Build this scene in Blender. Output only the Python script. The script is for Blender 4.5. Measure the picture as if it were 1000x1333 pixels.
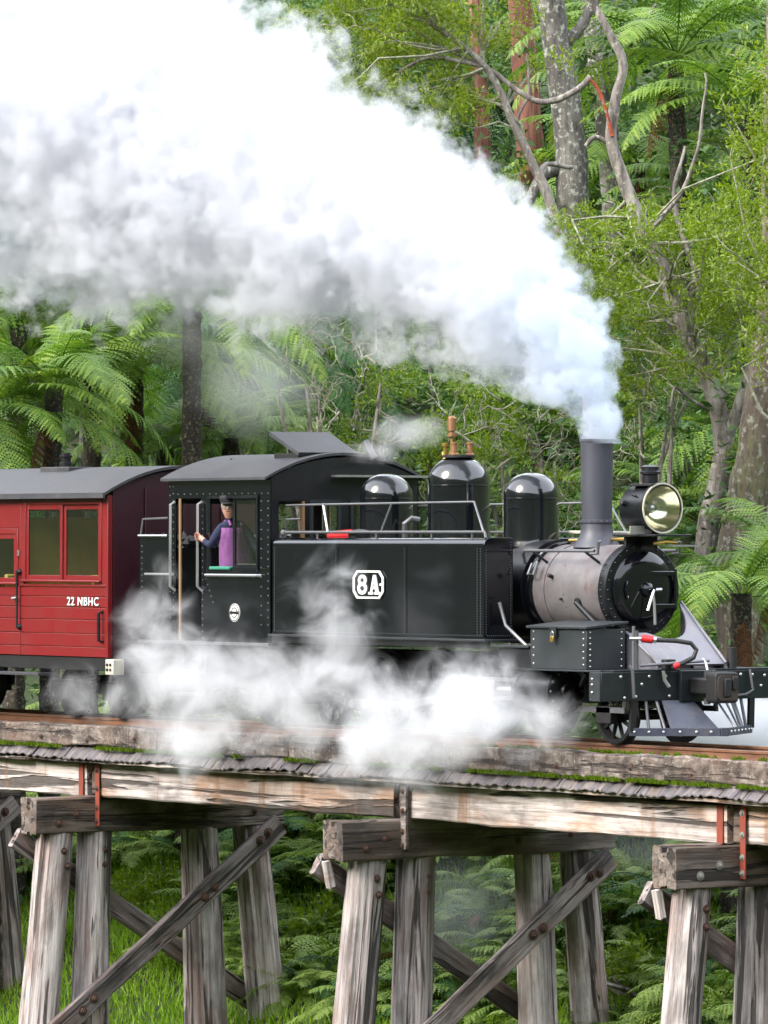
import bpy, bmesh, math, random
from mathutils import Vector, Matrix, noise as mnoise
R = math.radians
for _o in list(bpy.data.objects): bpy.data.objects.remove(_o)
scene = bpy.context.scene
COL = scene.collection
random.seed(8)

# ------------------------------------------------------------------ camera
# track runs along +X (rail top z = 0, centre line y = 0); chimney stands at x = 0
VA = R(54.5); FPX = 6900.0; EYE = 2.2; HORIZON = 700.0
FW = Vector((-math.sin(VA), math.cos(VA), 0)); RT = Vector((math.cos(VA), math.sin(VA), 0))
CAMP = -(FPX/120.0)*FW - (277/120.0)*RT + Vector((0, 0, EYE))
cam_data = bpy.data.cameras.new('camera'); cam = bpy.data.objects.new('camera', cam_data); COL.objects.link(cam)
cam.location = CAMP
cam.rotation_euler = (R(90), 0, math.atan2(FW.y, FW.x) - R(90))
cam_data.sensor_fit = 'VERTICAL'; cam_data.sensor_height = 24.0
cam_data.lens = FPX/1333.0*24.0
cam_data.shift_y = (HORIZON - 666.5)/1333.0
cam_data.clip_start = 0.5; cam_data.clip_end = 3000
scene.camera = cam

# ------------------------------------------------------------------ light: bright overcast
world = bpy.data.worlds.new('World'); scene.world = world; world.use_nodes = True
_nt = world.node_tree; _bg = _nt.nodes['Background']
_sky = _nt.nodes.new('ShaderNodeTexSky'); _sky.sky_type = 'NISHITA'; _sky.sun_disc = False
SUN_EL, SUN_AZ = R(33), math.atan2(-0.90, -0.10)
_sky.sun_elevation = SUN_EL; _sky.sun_rotation = R(90) - SUN_AZ
_sky.air_density = 1.0; _sky.dust_density = 4.0; _sky.ozone_density = 1.0
_mx = _nt.nodes.new('ShaderNodeMix'); _mx.data_type = 'RGBA'; _mx.inputs[0].default_value = 0.75; _mx.inputs[7].default_value = (7.4, 7.7, 8.3, 1)   # thin even cloud over the sky
_nt.links.new(_sky.outputs[0], _mx.inputs[6]); _nt.links.new(_mx.outputs[2], _bg.inputs[0]); _bg.inputs[1].default_value = 0.15
_sd = bpy.data.lights.new('sun', 'SUN'); _sd.energy = 1.4; _sd.angle = R(24); _sd.color = (1.0, 0.965, 0.91)
sun = bpy.data.objects.new('sun', _sd); COL.objects.link(sun)
_dirv = Vector((math.cos(SUN_AZ)*math.cos(SUN_EL), math.sin(SUN_AZ)*math.cos(SUN_EL), math.sin(SUN_EL)))
sun.rotation_euler = _dirv.to_track_quat('Z', 'Y').to_euler(); sun.location = _dirv*60
vs = scene.view_settings; vs.view_transform = 'Standard'; vs.look = 'None'; vs.exposure = 1.85; vs.gamma = 1.0; vs.use_curve_mapping = False
cy = scene.cycles
cy.use_denoising = True; cy.max_bounces = 10; cy.diffuse_bounces = 3; cy.glossy_bounces = 3
cy.transmission_bounces = 4; cy.transparent_max_bounces = 12; cy.volume_bounces = 8
cy.caustics_reflective = False; cy.caustics_refractive = False
cy.volume_step_rate = 1.0; cy.volume_max_steps = 128
cy.use_adaptive_sampling = True; cy.adaptive_threshold = 0.02

# ------------------------------------------------------------------ pixel -> place helpers
def _ray(px): return FW + (px-500)/FPX*RT
def on_y(px, py, y):
    d = _ray(px); t = (y-CAMP.y)/d.y
    return Vector((CAMP.x+t*d.x, y, EYE-(py-HORIZON)/FPX*t))
def on_x(px, py, x):
    d = _ray(px); t = (x-CAMP.x)/d.x
    return Vector((x, CAMP.y+t*d.y, EYE-(py-HORIZON)/FPX*t))
def at(px, py, depth):
    d = _ray(px)
    return Vector((CAMP.x+depth*d.x, CAMP.y+depth*d.y, EYE-(py-HORIZON)/FPX*depth))
# ------------------------------------------------------------------ mesh helpers
def world_of(o):
    m = o.matrix_basis.copy(); p = o
    while p.parent is not None:
        m = p.parent.matrix_basis @ p.matrix_parent_inverse @ m if False else (p.matrix_parent_inverse @ m)
        p = p.parent; m = p.matrix_basis @ m
    return m
def adopt(o, parent):
    if parent is not None:
        o.parent = parent; o.matrix_parent_inverse = world_of(parent).inverted()
    return o
def tag(o, label=None, cat=None, group=None, kind=None):
    for k, v in (('label', label), ('category', cat), ('group', group), ('kind', kind)):
        if v: o[k] = v
    return o
def empty(name, loc=(0, 0, 0), label=None, cat=None, group=None):
    o = bpy.data.objects.new(name, None); o.empty_display_size = 0.2; COL.objects.link(o); o.location = loc
    return tag(o, label, cat, group)
def link_mesh(name, me, parent=None, matrix=None):
    o = bpy.data.objects.new(name, me); COL.objects.link(o)
    if matrix is not None: o.matrix_basis = matrix
    return adopt(o, parent)
class MB:
    def __init__(s): s.V = []; s.F = []
    def add(s, V, F):
        k = len(s.V); s.V += [tuple(v) for v in V]; s.F += [tuple(i+k for i in f) for f in F]; return s
    def box(s, x0, x1, y0, y1, z0, z1):
        return s.add([(x, y, z) for x in (x0, x1) for y in (y0, y1) for z in (z0, z1)],
                     [(0, 1, 3, 2), (4, 6, 7, 5), (0, 4, 5, 1), (2, 3, 7, 6), (0, 2, 6, 4), (1, 5, 7, 3)])
    def obox(s, c, ax, ay, az):
        """box from centre and three half-axis vectors"""
        c, ax, ay, az = map(Vector, (c, ax, ay, az))
        return s.add([c+i*ax+j*ay+k*az for i in (-1, 1) for j in (-1, 1) for k in (-1, 1)],
                     [(0, 1, 3, 2), (4, 6, 7, 5), (0, 4, 5, 1), (2, 3, 7, 6), (0, 2, 6, 4), (1, 5, 7, 3)])
    def lathe(s, prof, o, ax, n=32, a0=0.0, caps=True):
        """prof: (radius, height) pairs along the axis"""
        o = Vector(o); ax = Vector(ax).normalized()
        u = ax.orthogonal().normalized(); w = ax.cross(u)
        V = []; F = []; rows = []
        for r, h in prof:
            if r < 1e-6: rows.append([len(V)]); V.append(o+ax*h)
            else:
                rows.append(list(range(len(V), len(V)+n)))
                for j in range(n):
                    a = a0+2*math.pi*j/n; V.append(o+ax*h+(u*math.cos(a)+w*math.sin(a))*r)
        for A, B in zip(rows, rows[1:]):
            for j in range(n):
                q = []
                for i in (A[j % len(A)], A[(j+1) % len(A)], B[(j+1) % len(B)], B[j % len(B)]):
                    if i not in q: q.append(i)
                if len(q) > 2: F.append(tuple(q))
        if caps and len(rows[0]) > 1: F.append(tuple(rows[0][::-1]))
        if caps and len(rows[-1]) > 1: F.append(tuple(rows[-1]))
        return s.add(V, F)
    def cyl(s, p0, p1, r0, r1=None, n=16):
        p0, p1 = Vector(p0), Vector(p1); L = (p1-p0).length
        return s.lathe([(r0, 0), (r0 if r1 is None else r1, L)], p0, p1-p0, n)
    def tube(s, pts, r, n=8, closed=False):
        P = [Vector(p) for p in pts]; rr = r if isinstance(r, (list, tuple)) else [r]*len(P)
        V = []; F = []; t0 = None; u = None
        for i, p in enumerate(P):
            t = (P[min(i+1, len(P)-1)]-P[max(i-1, 0)])
            t = t.normalized() if t.length > 1e-9 else (t0 or Vector((0, 0, 1)))
            if u is None: u = t.orthogonal().normalized()
            else:
                u = u-t*u.dot(t); u = u.normalized() if u.length > 1e-6 else t.orthogonal().normalized()
            w = t.cross(u); t0 = t
            for j in range(n):
                a = 2*math.pi*j/n; V.append(p+(u*math.cos(a)+w*math.sin(a))*rr[i])
        for i in range(len(P)-1):
            for j in range(n): F.append((i*n+j, i*n+(j+1) % n, (i+1)*n+(j+1) % n, (i+1)*n+j))
        F.append(tuple(range(n))[::-1]); F.append(tuple((len(P)-1)*n+j for j in range(n)))
        return s.add(V, F)
    def extr(s, poly, axis, a, b):
        """extrude a 2-D polygon: axis 'x' -> poly is (y,z); 'y' -> (x,z); 'z' -> (x,y)"""
        n = len(poly)
        f = {'x': lambda p, t: (t, p[0], p[1]), 'y': lambda p, t: (p[0], t, p[1]), 'z': lambda p, t: (p[0], p[1], t)}[axis]
        V = [f(p, a) for p in poly]+[f(p, b) for p in poly]
        return s.add(V, [tuple(range(n)), tuple(range(n, 2*n))[::-1]]+[(i, i+n, (i+1) % n+n, (i+1) % n) for i in range(n)])
    def strip(s, inner, outer):
        """closed ring between two equal-length loops"""
        n = len(inner); return s.add(list(inner)+list(outer), [(i, (i+1) % n, n+(i+1) % n, n+i) for i in range(n)])
    def mesh(s, name, mat=None, smooth=35):
        me = bpy.data.meshes.new(name); me.from_pydata(s.V, [], s.F)
        bm = bmesh.new(); bm.from_mesh(me); bmesh.ops.recalc_face_normals(bm, faces=bm.faces); bm.to_mesh(me); bm.free()
        if smooth:
            me.shade_smooth(); me.set_sharp_from_angle(angle=R(smooth))
        if mat: me.materials.append(mat)
        me.update(); return me
    def obj(s, name, mat, parent=None, smooth=35, bevel=0.0, seg=2, matrix=None):
        o = link_mesh(name, s.mesh(name, mat, smooth), parent, matrix)
        if bevel:
            b = o.modifiers.new('bevel', 'BEVEL'); b.width = bevel; b.segments = seg; b.limit_method = 'ANGLE'; b.angle_limit = R(40)
            b.harden_normals = False
        return o
def rounded(pts, r, n=5):
    """round the corners of a 2-D polygon"""
    out = []; N = len(pts)
    for i in range(N):
        p0, p, p1 = (Vector(pts[(i+k) % N]) for k in (-1, 0, 1))
        rr = r[i] if isinstance(r, (list, tuple)) else r
        if rr <= 0: out.append(tuple(p)); continue
        a = (p0-p).normalized()*rr; b = (p1-p).normalized()*rr
        for k in range(n+1):
            t = k/n; out.append(tuple(p+a*(1-t)**2+b*t**2))
    return out

# ------------------------------------------------------------------ materials
MATS = {}
class G:
    def __init__(s, name, rough=0.5, metal=0.0, coat=0.0):
        s.m = bpy.data.materials.new(name); s.m.use_nodes = True; s.nt = s.m.node_tree
        s.b = s.nt.nodes['Principled BSDF']; s.b.inputs['Roughness'].default_value = rough
        s.b.inputs['Metallic'].default_value = metal; s.b.inputs['Coat Weight'].default_value = coat
        s.tc = s.nt.nodes.new('ShaderNodeTexCoord'); MATS[name] = s.m
        s.co = s.tc.outputs['Object']
    def link(s, a, b): s.nt.links.new(a, b); return b
    def random_offset(s):
        oi = s.nt.nodes.new('ShaderNodeObjectInfo'); q = s.nt.nodes.new('ShaderNodeVectorMath'); q.operation = 'SCALE'
        cx = s.nt.nodes.new('ShaderNodeCombineXYZ')
        for i, k in enumerate((37.0, 91.0, 53.0)):
            mm = s.math('MULTIPLY', oi.outputs['Random'], k); s.link(mm, cx.inputs[i])
        a = s.nt.nodes.new('ShaderNodeVectorMath'); a.operation = 'ADD'; s.link(s.co, a.inputs[0]); s.link(cx.outputs[0], a.inputs[1])
        s.co = a.outputs[0]; s.rnd = oi.outputs['Random']; return s
    def math(s, op, a, b=None, c=None, clamp=False):
        q = s.nt.nodes.new('ShaderNodeMath'); q.operation = op; q.use_clamp = clamp
        for i, v in enumerate((a, b, c)):
            if v is None: continue
            if isinstance(v, (int, float)): q.inputs[i].default_value = v
            else: s.link(v, q.inputs[i])
        return q.outputs[0]
    def noise(s, scale=5.0, detail=3.0, rough=0.55, dist=0.0, vec=(1, 1, 1), co=None):
        n = s.nt.nodes.new('ShaderNodeTexNoise'); n.inputs['Scale'].default_value = scale
        n.inputs['Detail'].default_value = detail; n.inputs['Roughness'].default_value = rough; n.inputs['Distortion'].default_value = dist
        c = co or s.co
        if vec != (1, 1, 1):
            mp = s.nt.nodes.new('ShaderNodeMapping'); mp.inputs['Scale'].default_value = vec; s.link(c, mp.inputs['Vector']); c = mp.outputs[0]
        s.link(c, n.inputs['Vector']); return n.outputs[0]
    def voro(s, scale, vec=(1, 1, 1), feature='F1'):
        n = s.nt.nodes.new('ShaderNodeTexVoronoi'); n.inputs['Scale'].default_value = scale; n.feature = feature
        mp = s.nt.nodes.new('ShaderNodeMapping'); mp.inputs['Scale'].default_value = vec; s.link(s.co, mp.inputs['Vector']); s.link(mp.outputs[0], n.inputs['Vector'])
        return n.outputs[0]
    def ramp(s, fac, stops, interp='LINEAR'):
        r = s.nt.nodes.new('ShaderNodeValToRGB'); e = r.color_ramp.elements; r.color_ramp.interpolation = interp
        while len(e) < len(stops): e.new(0.5)
        for k, (p, c) in zip(e, stops):
            k.position = p; k.color = (*c, 1) if not isinstance(c, (int, float)) else (c, c, c, 1)
        s.link(fac, r.inputs[0]); return r.outputs[0]
    def mix(s, fac, a, b, mode='MIX'):
        q = s.nt.nodes.new('ShaderNodeMix'); q.data_type = 'RGBA'; q.blend_type = mode
        for sock, v in ((q.inputs[0], fac), (q.inputs[6], a), (q.inputs[7], b)):
            if isinstance(v, (int, float)): sock.default_value = v
            elif isinstance(v, tuple): sock.default_value = (*v, 1)
            else: s.link(v, sock)
        return q.outputs[2]
    def color(s, c):
        if isinstance(c, tuple): s.b.inputs['Base Color'].default_value = (*c, 1)
        else: s.link(c, s.b.inputs['Base Color'])
        return s
    def rough(s, v): s.link(v, s.b.inputs['Roughness']); return s
    def bump(s, h, strength=0.3, dist=0.01):
        q = s.nt.nodes.new('ShaderNodeBump'); q.inputs['Strength'].default_value = strength; q.inputs['Distance'].default_value = dist
        s.link(h, q.inputs['Height']); s.link(q.outputs[0], s.b.inputs['Normal']); return s
    def translucent(s, color, w=0.35):
        out = s.nt.nodes['Material Output']; t = s.nt.nodes.new('ShaderNodeBsdfTranslucent')
        if isinstance(color, tuple): t.inputs[0].default_value = (*color, 1)
        else: s.link(color, t.inputs[0])
        mx = s.nt.nodes.new('ShaderNodeMixShader'); mx.inputs[0].default_value = w
        s.link(s.b.outputs[0], mx.inputs[1]); s.link(t.outputs[0], mx.inputs[2]); s.link(mx.outputs[0], out.inputs['Surface']); return s

def paint(name, c, rough=0.35, dirt=(0.09, 0.085, 0.08), amount=0.35, coat=0.0, metal=0.0, bump=0.04, scale=3.0):
    g = G(name, rough, metal, coat)
    n = g.noise(scale, 6, 0.65); st = g.noise(2.0, 5, 0.6, vec=(9, 9, 1.0))
    f = g.math('MULTIPLY', g.math('MULTIPLY', g.ramp(n, [(0.42, 0.0), (0.72, 1.0)]), g.ramp(st, [(0.35, 0.25), (0.7, 1.0)])), amount)
    g.color(g.mix(f, c, dirt))
    g.rough(g.math('ADD', g.math('MULTIPLY', n, 0.30), rough-0.13, clamp=True))
    if bump: g.bump(g.noise(2.2, 3, 0.5), bump, 0.05)
    return g.m
paint('black_gloss', (0.0030, 0.0036, 0.0056), 0.20, (0.010, 0.011, 0.014), 0.5, coat=0.3)
paint('black_satin', (0.005, 0.0056, 0.0078), 0.34, (0.016, 0.016, 0.018), 0.6)
paint('black_dull', (0.006, 0.006, 0.007), 0.58, (0.02, 0.018, 0.017), 0.6)
paint('box_grey', (0.018, 0.022, 0.025), 0.42, (0.05, 0.05, 0.05), 0.5)
paint('beam_black', (0.008, 0.012, 0.015), 0.34, (0.03, 0.03, 0.03), 0.5)
paint('roof_grey', (0.040, 0.040, 0.045), 0.6, (0.10, 0.097, 0.10), 0.6, bump=0.1)
paint('cab_roof', (0.036, 0.037, 0.043), 0.55, (0.10, 0.095, 0.09), 0.6, bump=0.1)
paint('carriage_red', (0.172, 0.0075, 0.0095), 0.40, (0.12, 0.022, 0.018), 0.6, coat=0.1)
paint('carriage_end', (0.034, 0.004, 0.010), 0.45, (0.015, 0.008, 0.010), 0.6)
paint('white_paint', (0.72, 0.72, 0.69), 0.45, (0.4, 0.38, 0.34), 0.4, bump=0)
paint('cream_paint', (0.55, 0.52, 0.40), 0.5, (0.3, 0.27, 0.2), 0.6, bump=0)
paint('yellow_paint', (0.62, 0.46, 0.05), 0.45, (0.4, 0.3, 0.1), 0.3, bump=0)
paint('brown_pole', (0.25, 0.15, 0.075), 0.5, (0.15, 0.09, 0.05), 0.6, bump=0)
paint('interior_ochre', (0.55, 0.36, 0.10), 0.6, (0.3, 0.2, 0.06), 0.5, bump=0)
paint('apron_plate', (0.125, 0.125, 0.152), 0.40, (0.25, 0.22, 0.21), 0.9, scale=3.5)
paint('pilot_blue', (0.045, 0.052, 0.078), 0.38, (0.11, 0.10, 0.10), 0.8, scale=5.0)
paint('steel', (0.50, 0.50, 0.51), 0.30, (0.25, 0.24, 0.23), 0.5, metal=0.85, bump=0)
paint('rod_grey', (0.16, 0.16, 0.17), 0.42, (0.06, 0.06, 0.06), 0.6, metal=0.6, bump=0)
paint('brass', (0.55, 0.36, 0.10), 0.3, (0.2, 0.12, 0.04), 0.4, metal=0.9, bump=0)
paint('copper', (0.40, 0.21, 0.11), 0.38, (0.25, 0.13, 0.07), 0.5, metal=0.7, bump=0)
paint('red_plastic', (0.55, 0.015, 0.02), 0.4, (0.3, 0.02, 0.02), 0.3, bump=0)
paint('rubber', (0.012, 0.012, 0.014), 0.55, (0.04, 0.04, 0.04), 0.4, bump=0)
paint('strap_red', (0.24, 0.045, 0.025), 0.65, (0.10, 0.04, 0.03), 0.9, bump=0.2)
paint('bolt_rust', (0.09, 0.045, 0.03), 0.7, (0.04, 0.03, 0.025), 0.8, bump=0)
paint('bolt_zinc', (0.30, 0.30, 0.27), 0.5, (0.15, 0.12, 0.08), 0.7, metal=0.3, bump=0)
paint('green_cloth', (0.03, 0.20, 0.13), 0.8, (0.03, 0.1, 0.08), 0.3, bump=0)
MATS['black_gloss'].node_tree.nodes['Principled BSDF'].inputs['Coat Weight'].default_value = 1.0
MATS['black_gloss'].node_tree.nodes['Principled BSDF'].inputs['Coat IOR'].default_value = 1.38
MATS['black_gloss'].node_tree.nodes['Principled BSDF'].inputs['Specular IOR Level'].default_value = 0.25
MATS['black_gloss'].node_tree.nodes['Principled BSDF'].inputs['Coat Roughness'].default_value = 0.14
def streak_black():
    g = G.__new__(G); g.m = MATS['black_gloss']; g.nt = g.m.node_tree; g.b = g.nt.nodes['Principled BSDF']; g.tc = g.nt.nodes['Texture Coordinate']; g.co = g.tc.outputs['Object']
    st = g.noise(3.0, 5, 0.65, 0.3, vec=(2.2, 2.2, 0.22)); bl_ = g.noise(1.1, 4, 0.6)
    g.rough(g.math('ADD', g.math('MULTIPLY', st, 0.20), g.math('MULTIPLY', bl_, 0.10), clamp=True))
    cr = g.math('MULTIPLY_ADD', g.ramp(st, [(0.50, 0.0), (0.75, 1.0)]), 0.16, 0.05); g.link(cr, g.b.inputs['Coat Roughness'])
    g.bump(g.noise(1.6, 3, 0.5), 0.10, 0.05)
streak_black()
_dg = MATS['black_gloss'].copy(); _dg.name = 'dome_gloss'; MATS['dome_gloss'] = _dg      # polished domes
_dg.node_tree.nodes['Principled BSDF'].inputs['Coat IOR'].default_value = 1.62
def m_smokebox():
    g = G('smokebox_paint', 0.5, 0.1)
    n = g.noise(2.4, 6, 0.62); top = g.noise(7, 5, 0.7, vec=(1, 1, 0.35))
    c = g.mix(g.ramp(n, [(0.35, 0.0), (0.7, 1.0)]), (0.100, 0.091, 0.094), (0.185, 0.170, 0.172))
    c = g.mix(g.ramp(top, [(0.56, 0.0), (0.68, 0.75)]), c, (0.12, 0.050, 0.040))
    spots = g.noise(13, 2, 0.5)
    c = g.mix(g.ramp(spots, [(0.70, 0.0), (0.76, 0.7)]), c, (0.04, 0.03, 0.03))
    g.color(c); g.rough(g.math('MULTIPLY_ADD', n, 0.35, 0.26)); g.bump(n, 0.12, 0.03)
m_smokebox()
def m_stack():
    g = G('stack_paint', 0.48)
    n = g.noise(3.0, 5, 0.6, vec=(1, 1, 0.4))
    g.color(g.mix(g.ramp(n, [(0.3, 0.0), (0.75, 1.0)]), (0.034, 0.036, 0.050), (0.068, 0.068, 0.086))); g.bump(g.noise(16, 3), 0.08, 0.02)
m_stack()
def m_glass():
    m = bpy.data.materials.new('window_glass'); m.use_nodes = True; nt = m.node_tree; nt.nodes.clear()
    o = nt.nodes.new('ShaderNodeOutputMaterial'); t = nt.nodes.new('ShaderNodeBsdfTransparent'); t.inputs[0].default_value = (0.90, 0.94, 0.88, 1)
    gl = nt.nodes.new('ShaderNodeBsdfGlossy'); gl.inputs['Roughness'].default_value = 0.05
    fr = nt.nodes.new('ShaderNodeLayerWeight'); fr.inputs[0].default_value = 0.5
    pw = nt.nodes.new('ShaderNodeMath'); pw.operation = 'POWER'; pw.inputs[1].default_value = 3.0; nt.links.new(fr.outputs['Facing'], pw.inputs[0])
    ma = nt.nodes.new('ShaderNodeMath'); ma.operation = 'MULTIPLY_ADD'; ma.inputs[1].default_value = 0.8; ma.inputs[2].default_value = 0.05
    nt.links.new(pw.outputs[0], ma.inputs[0])
    mx = nt.nodes.new('ShaderNodeMixShader'); nt.links.new(ma.outputs[0], mx.inputs[0]); nt.links.new(t.outputs[0], mx.inputs[1]); nt.links.new(gl.outputs[0], mx.inputs[2])
    nt.links.new(mx.outputs[0], o.inputs['Surface']); MATS['window_glass'] = m
m_glass()
def m_mirror():
    g = G('reflector', 0.16, 1.0); g.color((0.80, 0.74, 0.60)); g.bump(g.noise(5, 2), 0.15, 0.02)
m_mirror()

def m_wood(name, pale, mid, brown, dark, brown_amt=0.45, dark_amt=0.5, scale=1.0, stain=0.0, stain_c=(0.05, 0.04, 0.035)):
    """weathered timber, grain along local X"""
    g = G(name, 0.85); g.random_offset()
    grain = g.noise(9*scale, 7, 0.68, 0.4, vec=(0.045, 1, 1))
    fine = g.noise(34*scale, 4, 0.65, vec=(0.035, 1, 1))
    blot = g.noise(1.5, 5, 0.62, 0.6, vec=(0.55, 1.3, 1.3))
    blot2 = g.noise(2.6, 5, 0.6, 0.3, vec=(0.4, 1, 1))
    c = g.mix(g.ramp(grain, [(0.38, 0.0), (0.57, 1.0)]), mid, pale)
    c = g.mix(g.math('MULTIPLY', g.ramp(blot, [(0.48, 0.0), (0.62, 1.0)]), brown_amt), c, brown)
    c = g.mix(g.math('MULTIPLY', g.ramp(blot2, [(0.50, 0.0), (0.63, 1.0)]), dark_amt), c, dark)
    crack = g.ramp(g.noise(7*scale, 4, 0.6, 0.8, vec=(0.05, 1, 1)), [(0.405, 1.0), (0.44, 0.0)])
    c = g.mix(g.math('MULTIPLY', crack, 0.85), c, (0.02, 0.016, 0.014))
    c = g.mix(g.math('MULTIPLY', g.ramp(fine, [(0.36, 1.0), (0.52, 0.0)]), 0.5), c, dark)
    run = g.noise(3.2, 4, 0.6, 0.3, vec=(1.0, 0.15, 0.10))
    c = g.mix(g.math('MULTIPLY', g.ramp(run, [(0.56, 0.0), (0.66, 1.0)]), stain), c, stain_c)
    oi = g.math('MULTIPLY_ADD', g.rnd, 0.35, 0.80)
    hs = g.nt.nodes.new('ShaderNodeHueSaturation'); g.link(oi, hs.inputs['Value']); g.link(c, hs.inputs['Color'])
    g.color(hs.outputs[0])
    h = g.math('ADD', g.math('MULTIPLY', grain, 0.8), g.math('MULTIPLY', fine, 0.35)); h = g.math('SUBTRACT', h, g.math('MULTIPLY', crack, 0.9))
    g.bump(h, 1.0, 0.035)
    return g.m
m_wood('pile_wood', (0.60, 0.54, 0.515), (0.29, 0.24, 0.225), (0.21, 0.10, 0.065), (0.055, 0.042, 0.036), 0.48, 0.5)
m_wood('girder_wood', (0.64, 0.575, 0.545), (0.43, 0.365, 0.335), (0.35, 0.165, 0.06), (0.055, 0.042, 0.036), 0.62, 0.5, 0.8, 0.65, (0.22, 0.11, 0.05))
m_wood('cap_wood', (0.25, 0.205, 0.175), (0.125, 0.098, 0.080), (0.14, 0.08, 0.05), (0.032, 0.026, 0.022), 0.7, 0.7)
m_wood('brace_wood', (0.40, 0.345, 0.33), (0.21, 0.172, 0.162), (0.18, 0.10, 0.07), (0.035, 0.029, 0.027), 0.6, 0.75)
def m_kerb():
    g = G('kerb_wood', 0.9); g.random_offset()
    n = g.noise(7, 7, 0.72, 0.6, vec=(0.6, 1, 1)); st = g.noise(5, 5, 0.6, 0.5, vec=(1.6, 1, 0.12)); sp = g.noise(26, 4, 0.6); lg = g.noise(1.3, 3, 0.5)
    c = g.ramp(n, [(0.34, (0.028, 0.022, 0.019)), (0.46, (0.10, 0.083, 0.074)), (0.56, (0.18, 0.157, 0.142)), (0.70, (0.36, 0.33, 0.305))])
    c = g.mix(g.math('MULTIPLY', g.ramp(st, [(0.53, 0.0), (0.64, 1.0)]), 0.65), c, (0.040, 0.026, 0.022))
    c = g.mix(g.math('MULTIPLY', g.ramp(sp, [(0.60, 0.0), (0.68, 1.0)]), 0.6), c, (0.46, 0.45, 0.41))
    c = g.mix(g.math('MULTIPLY', g.ramp(lg, [(0.50, 0.0), (0.70, 1.0)]), 0.55), c, (0.16, 0.095, 0.065))
    gr = g.noise(9, 5, 0.65, 0.6, vec=(0.07, 1, 1)); ck = g.ramp(gr, [(0.40, 1.0), (0.46, 0.0)])
    c = g.mix(g.math('MULTIPLY', ck, 0.75), c, (0.025, 0.018, 0.014)); c = g.mix(0.55, c, (1.0, 0.88, 0.78), 'MULTIPLY')
    g.color(c); g.bump(g.math('SUBTRACT', g.math('ADD', n, g.math('MULTIPLY', st, 0.6)), ck), 1.0, 0.035)
m_kerb()
m_wood('sleeper_wood', (0.16, 0.14, 0.13), (0.10, 0.085, 0.08), (0.10, 0.07, 0.05), (0.04, 0.035, 0.03))
def m_flash():
    g = G('flashing_iron', 0.6); g.random_offset()
    n = g.noise(6, 5, 0.6, vec=(2.5, 0.5, 0.5)); f = g.noise(2.0, 3)
    c = g.ramp(n, [(0.3, (0.05, 0.043, 0.048)), (0.5, (0.11, 0.095, 0.10)), (0.62, (0.17, 0.145, 0.13)), (0.75, (0.20, 0.12, 0.07))])
    hs = g.nt.nodes.new('ShaderNodeHueSaturation'); g.link(g.math('MULTIPLY_ADD', g.rnd, 0.35, 0.8), hs.inputs['Value']); g.link(c, hs.inputs['Color'])
    g.color(hs.outputs[0]); g.bump(n, 0.3, 0.01)
m_flash()
def m_rail():
    g = G('rail_rust', 0.6, 0.2); n = g.noise(5, 5, 0.6, vec=(0.4, 1, 1))
    g.color(g.ramp(n, [(0.3, (0.10, 0.045, 0.025)), (0.7, (0.23, 0.105, 0.055))]))
m_rail()
paint('rail_top', (0.38, 0.33, 0.30), 0.35, (0.2, 0.14, 0.1), 0.6, metal=0.7, bump=0)
def m_ground():
    g = G('ground_soil', 0.95); n = g.noise(0.6, 7, 0.65); k = g.noise(7, 5, 0.7)
    c = g.ramp(n, [(0.35, (0.016, 0.032, 0.008)), (0.5, (0.030, 0.055, 0.012)), (0.62, (0.036, 0.034, 0.016)), (0.75, (0.028, 0.022, 0.013))])
    g.color(g.mix(g.ramp(k, [(0.4, 0.0), (0.7, 0.6)]), c, (0.02, 0.025, 0.01))); g.bump(k, 0.8, 0.12)
m_ground()
def m_ballast():
    g = G('ballast_stone', 0.9); v = g.voro(22); n = g.noise(9, 4)
    g.color(g.mix(n, (0.10, 0.095, 0.085), (0.20, 0.19, 0.17))); g.bump(v, 1.0, 0.03)
m_ballast()
def leafy(name, stops, rough=0.5, tl=0.35, spec=0.35, island=True):
    g = G(name, rough); g.b.inputs['Specular IOR Level'].default_value = spec
    oi = g.nt.nodes.new('ShaderNodeObjectInfo')
    if island:
        gi = g.nt.nodes.new('ShaderNodeNewGeometry'); r = gi.outputs['Random Per Island']
    else: r = g.noise(7, 3)
    f = g.math('ADD', g.math('MULTIPLY', r, 0.62), g.math('MULTIPLY', oi.outputs['Random'], 0.38))
    c = g.ramp(f, stops); g.color(c)
    b = g.nt.nodes.new('ShaderNodeHueSaturation'); b.inputs['Value'].default_value = 1.25; b.inputs['Saturation'].default_value = 1.1; g.link(c, b.inputs['Color'])
    g.translucent(b.outputs[0], tl); return g.m
leafy('fern_leaf', [(0.0, (0.052, 0.112, 0.018)), (0.4, (0.105, 0.195, 0.028)), (0.75, (0.175, 0.275, 0.038)), (1.0, (0.25, 0.33, 0.05))])
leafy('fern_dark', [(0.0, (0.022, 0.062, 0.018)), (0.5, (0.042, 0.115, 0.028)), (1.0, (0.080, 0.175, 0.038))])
leafy('fern_light', [(0.0, (0.105, 0.180, 0.034)), (0.5, (0.19, 0.29, 0.055)), (1.0, (0.30, 0.38, 0.10))])
leafy('leaf_lime', [(0.0, (0.075, 0.135, 0.014)), (0.5, (0.16, 0.235, 0.022)), (0.85, (0.25, 0.32, 0.034)), (1.0, (0.38, 0.40, 0.09))], 0.35, 0.48, 0.5)
leafy('leaf_mid', [(0.0, (0.045, 0.100, 0.016)), (0.5, (0.085, 0.165, 0.024)), (1.0, (0.16, 0.25, 0.04))], 0.42, 0.3, 0.45)
leafy('leaf_dark', [(0.0, (0.014, 0.036, 0.011)), (0.5, (0.036, 0.082, 0.020)), (1.0, (0.090, 0.165, 0.035))], 0.5, 0.25, 0.3)
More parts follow.
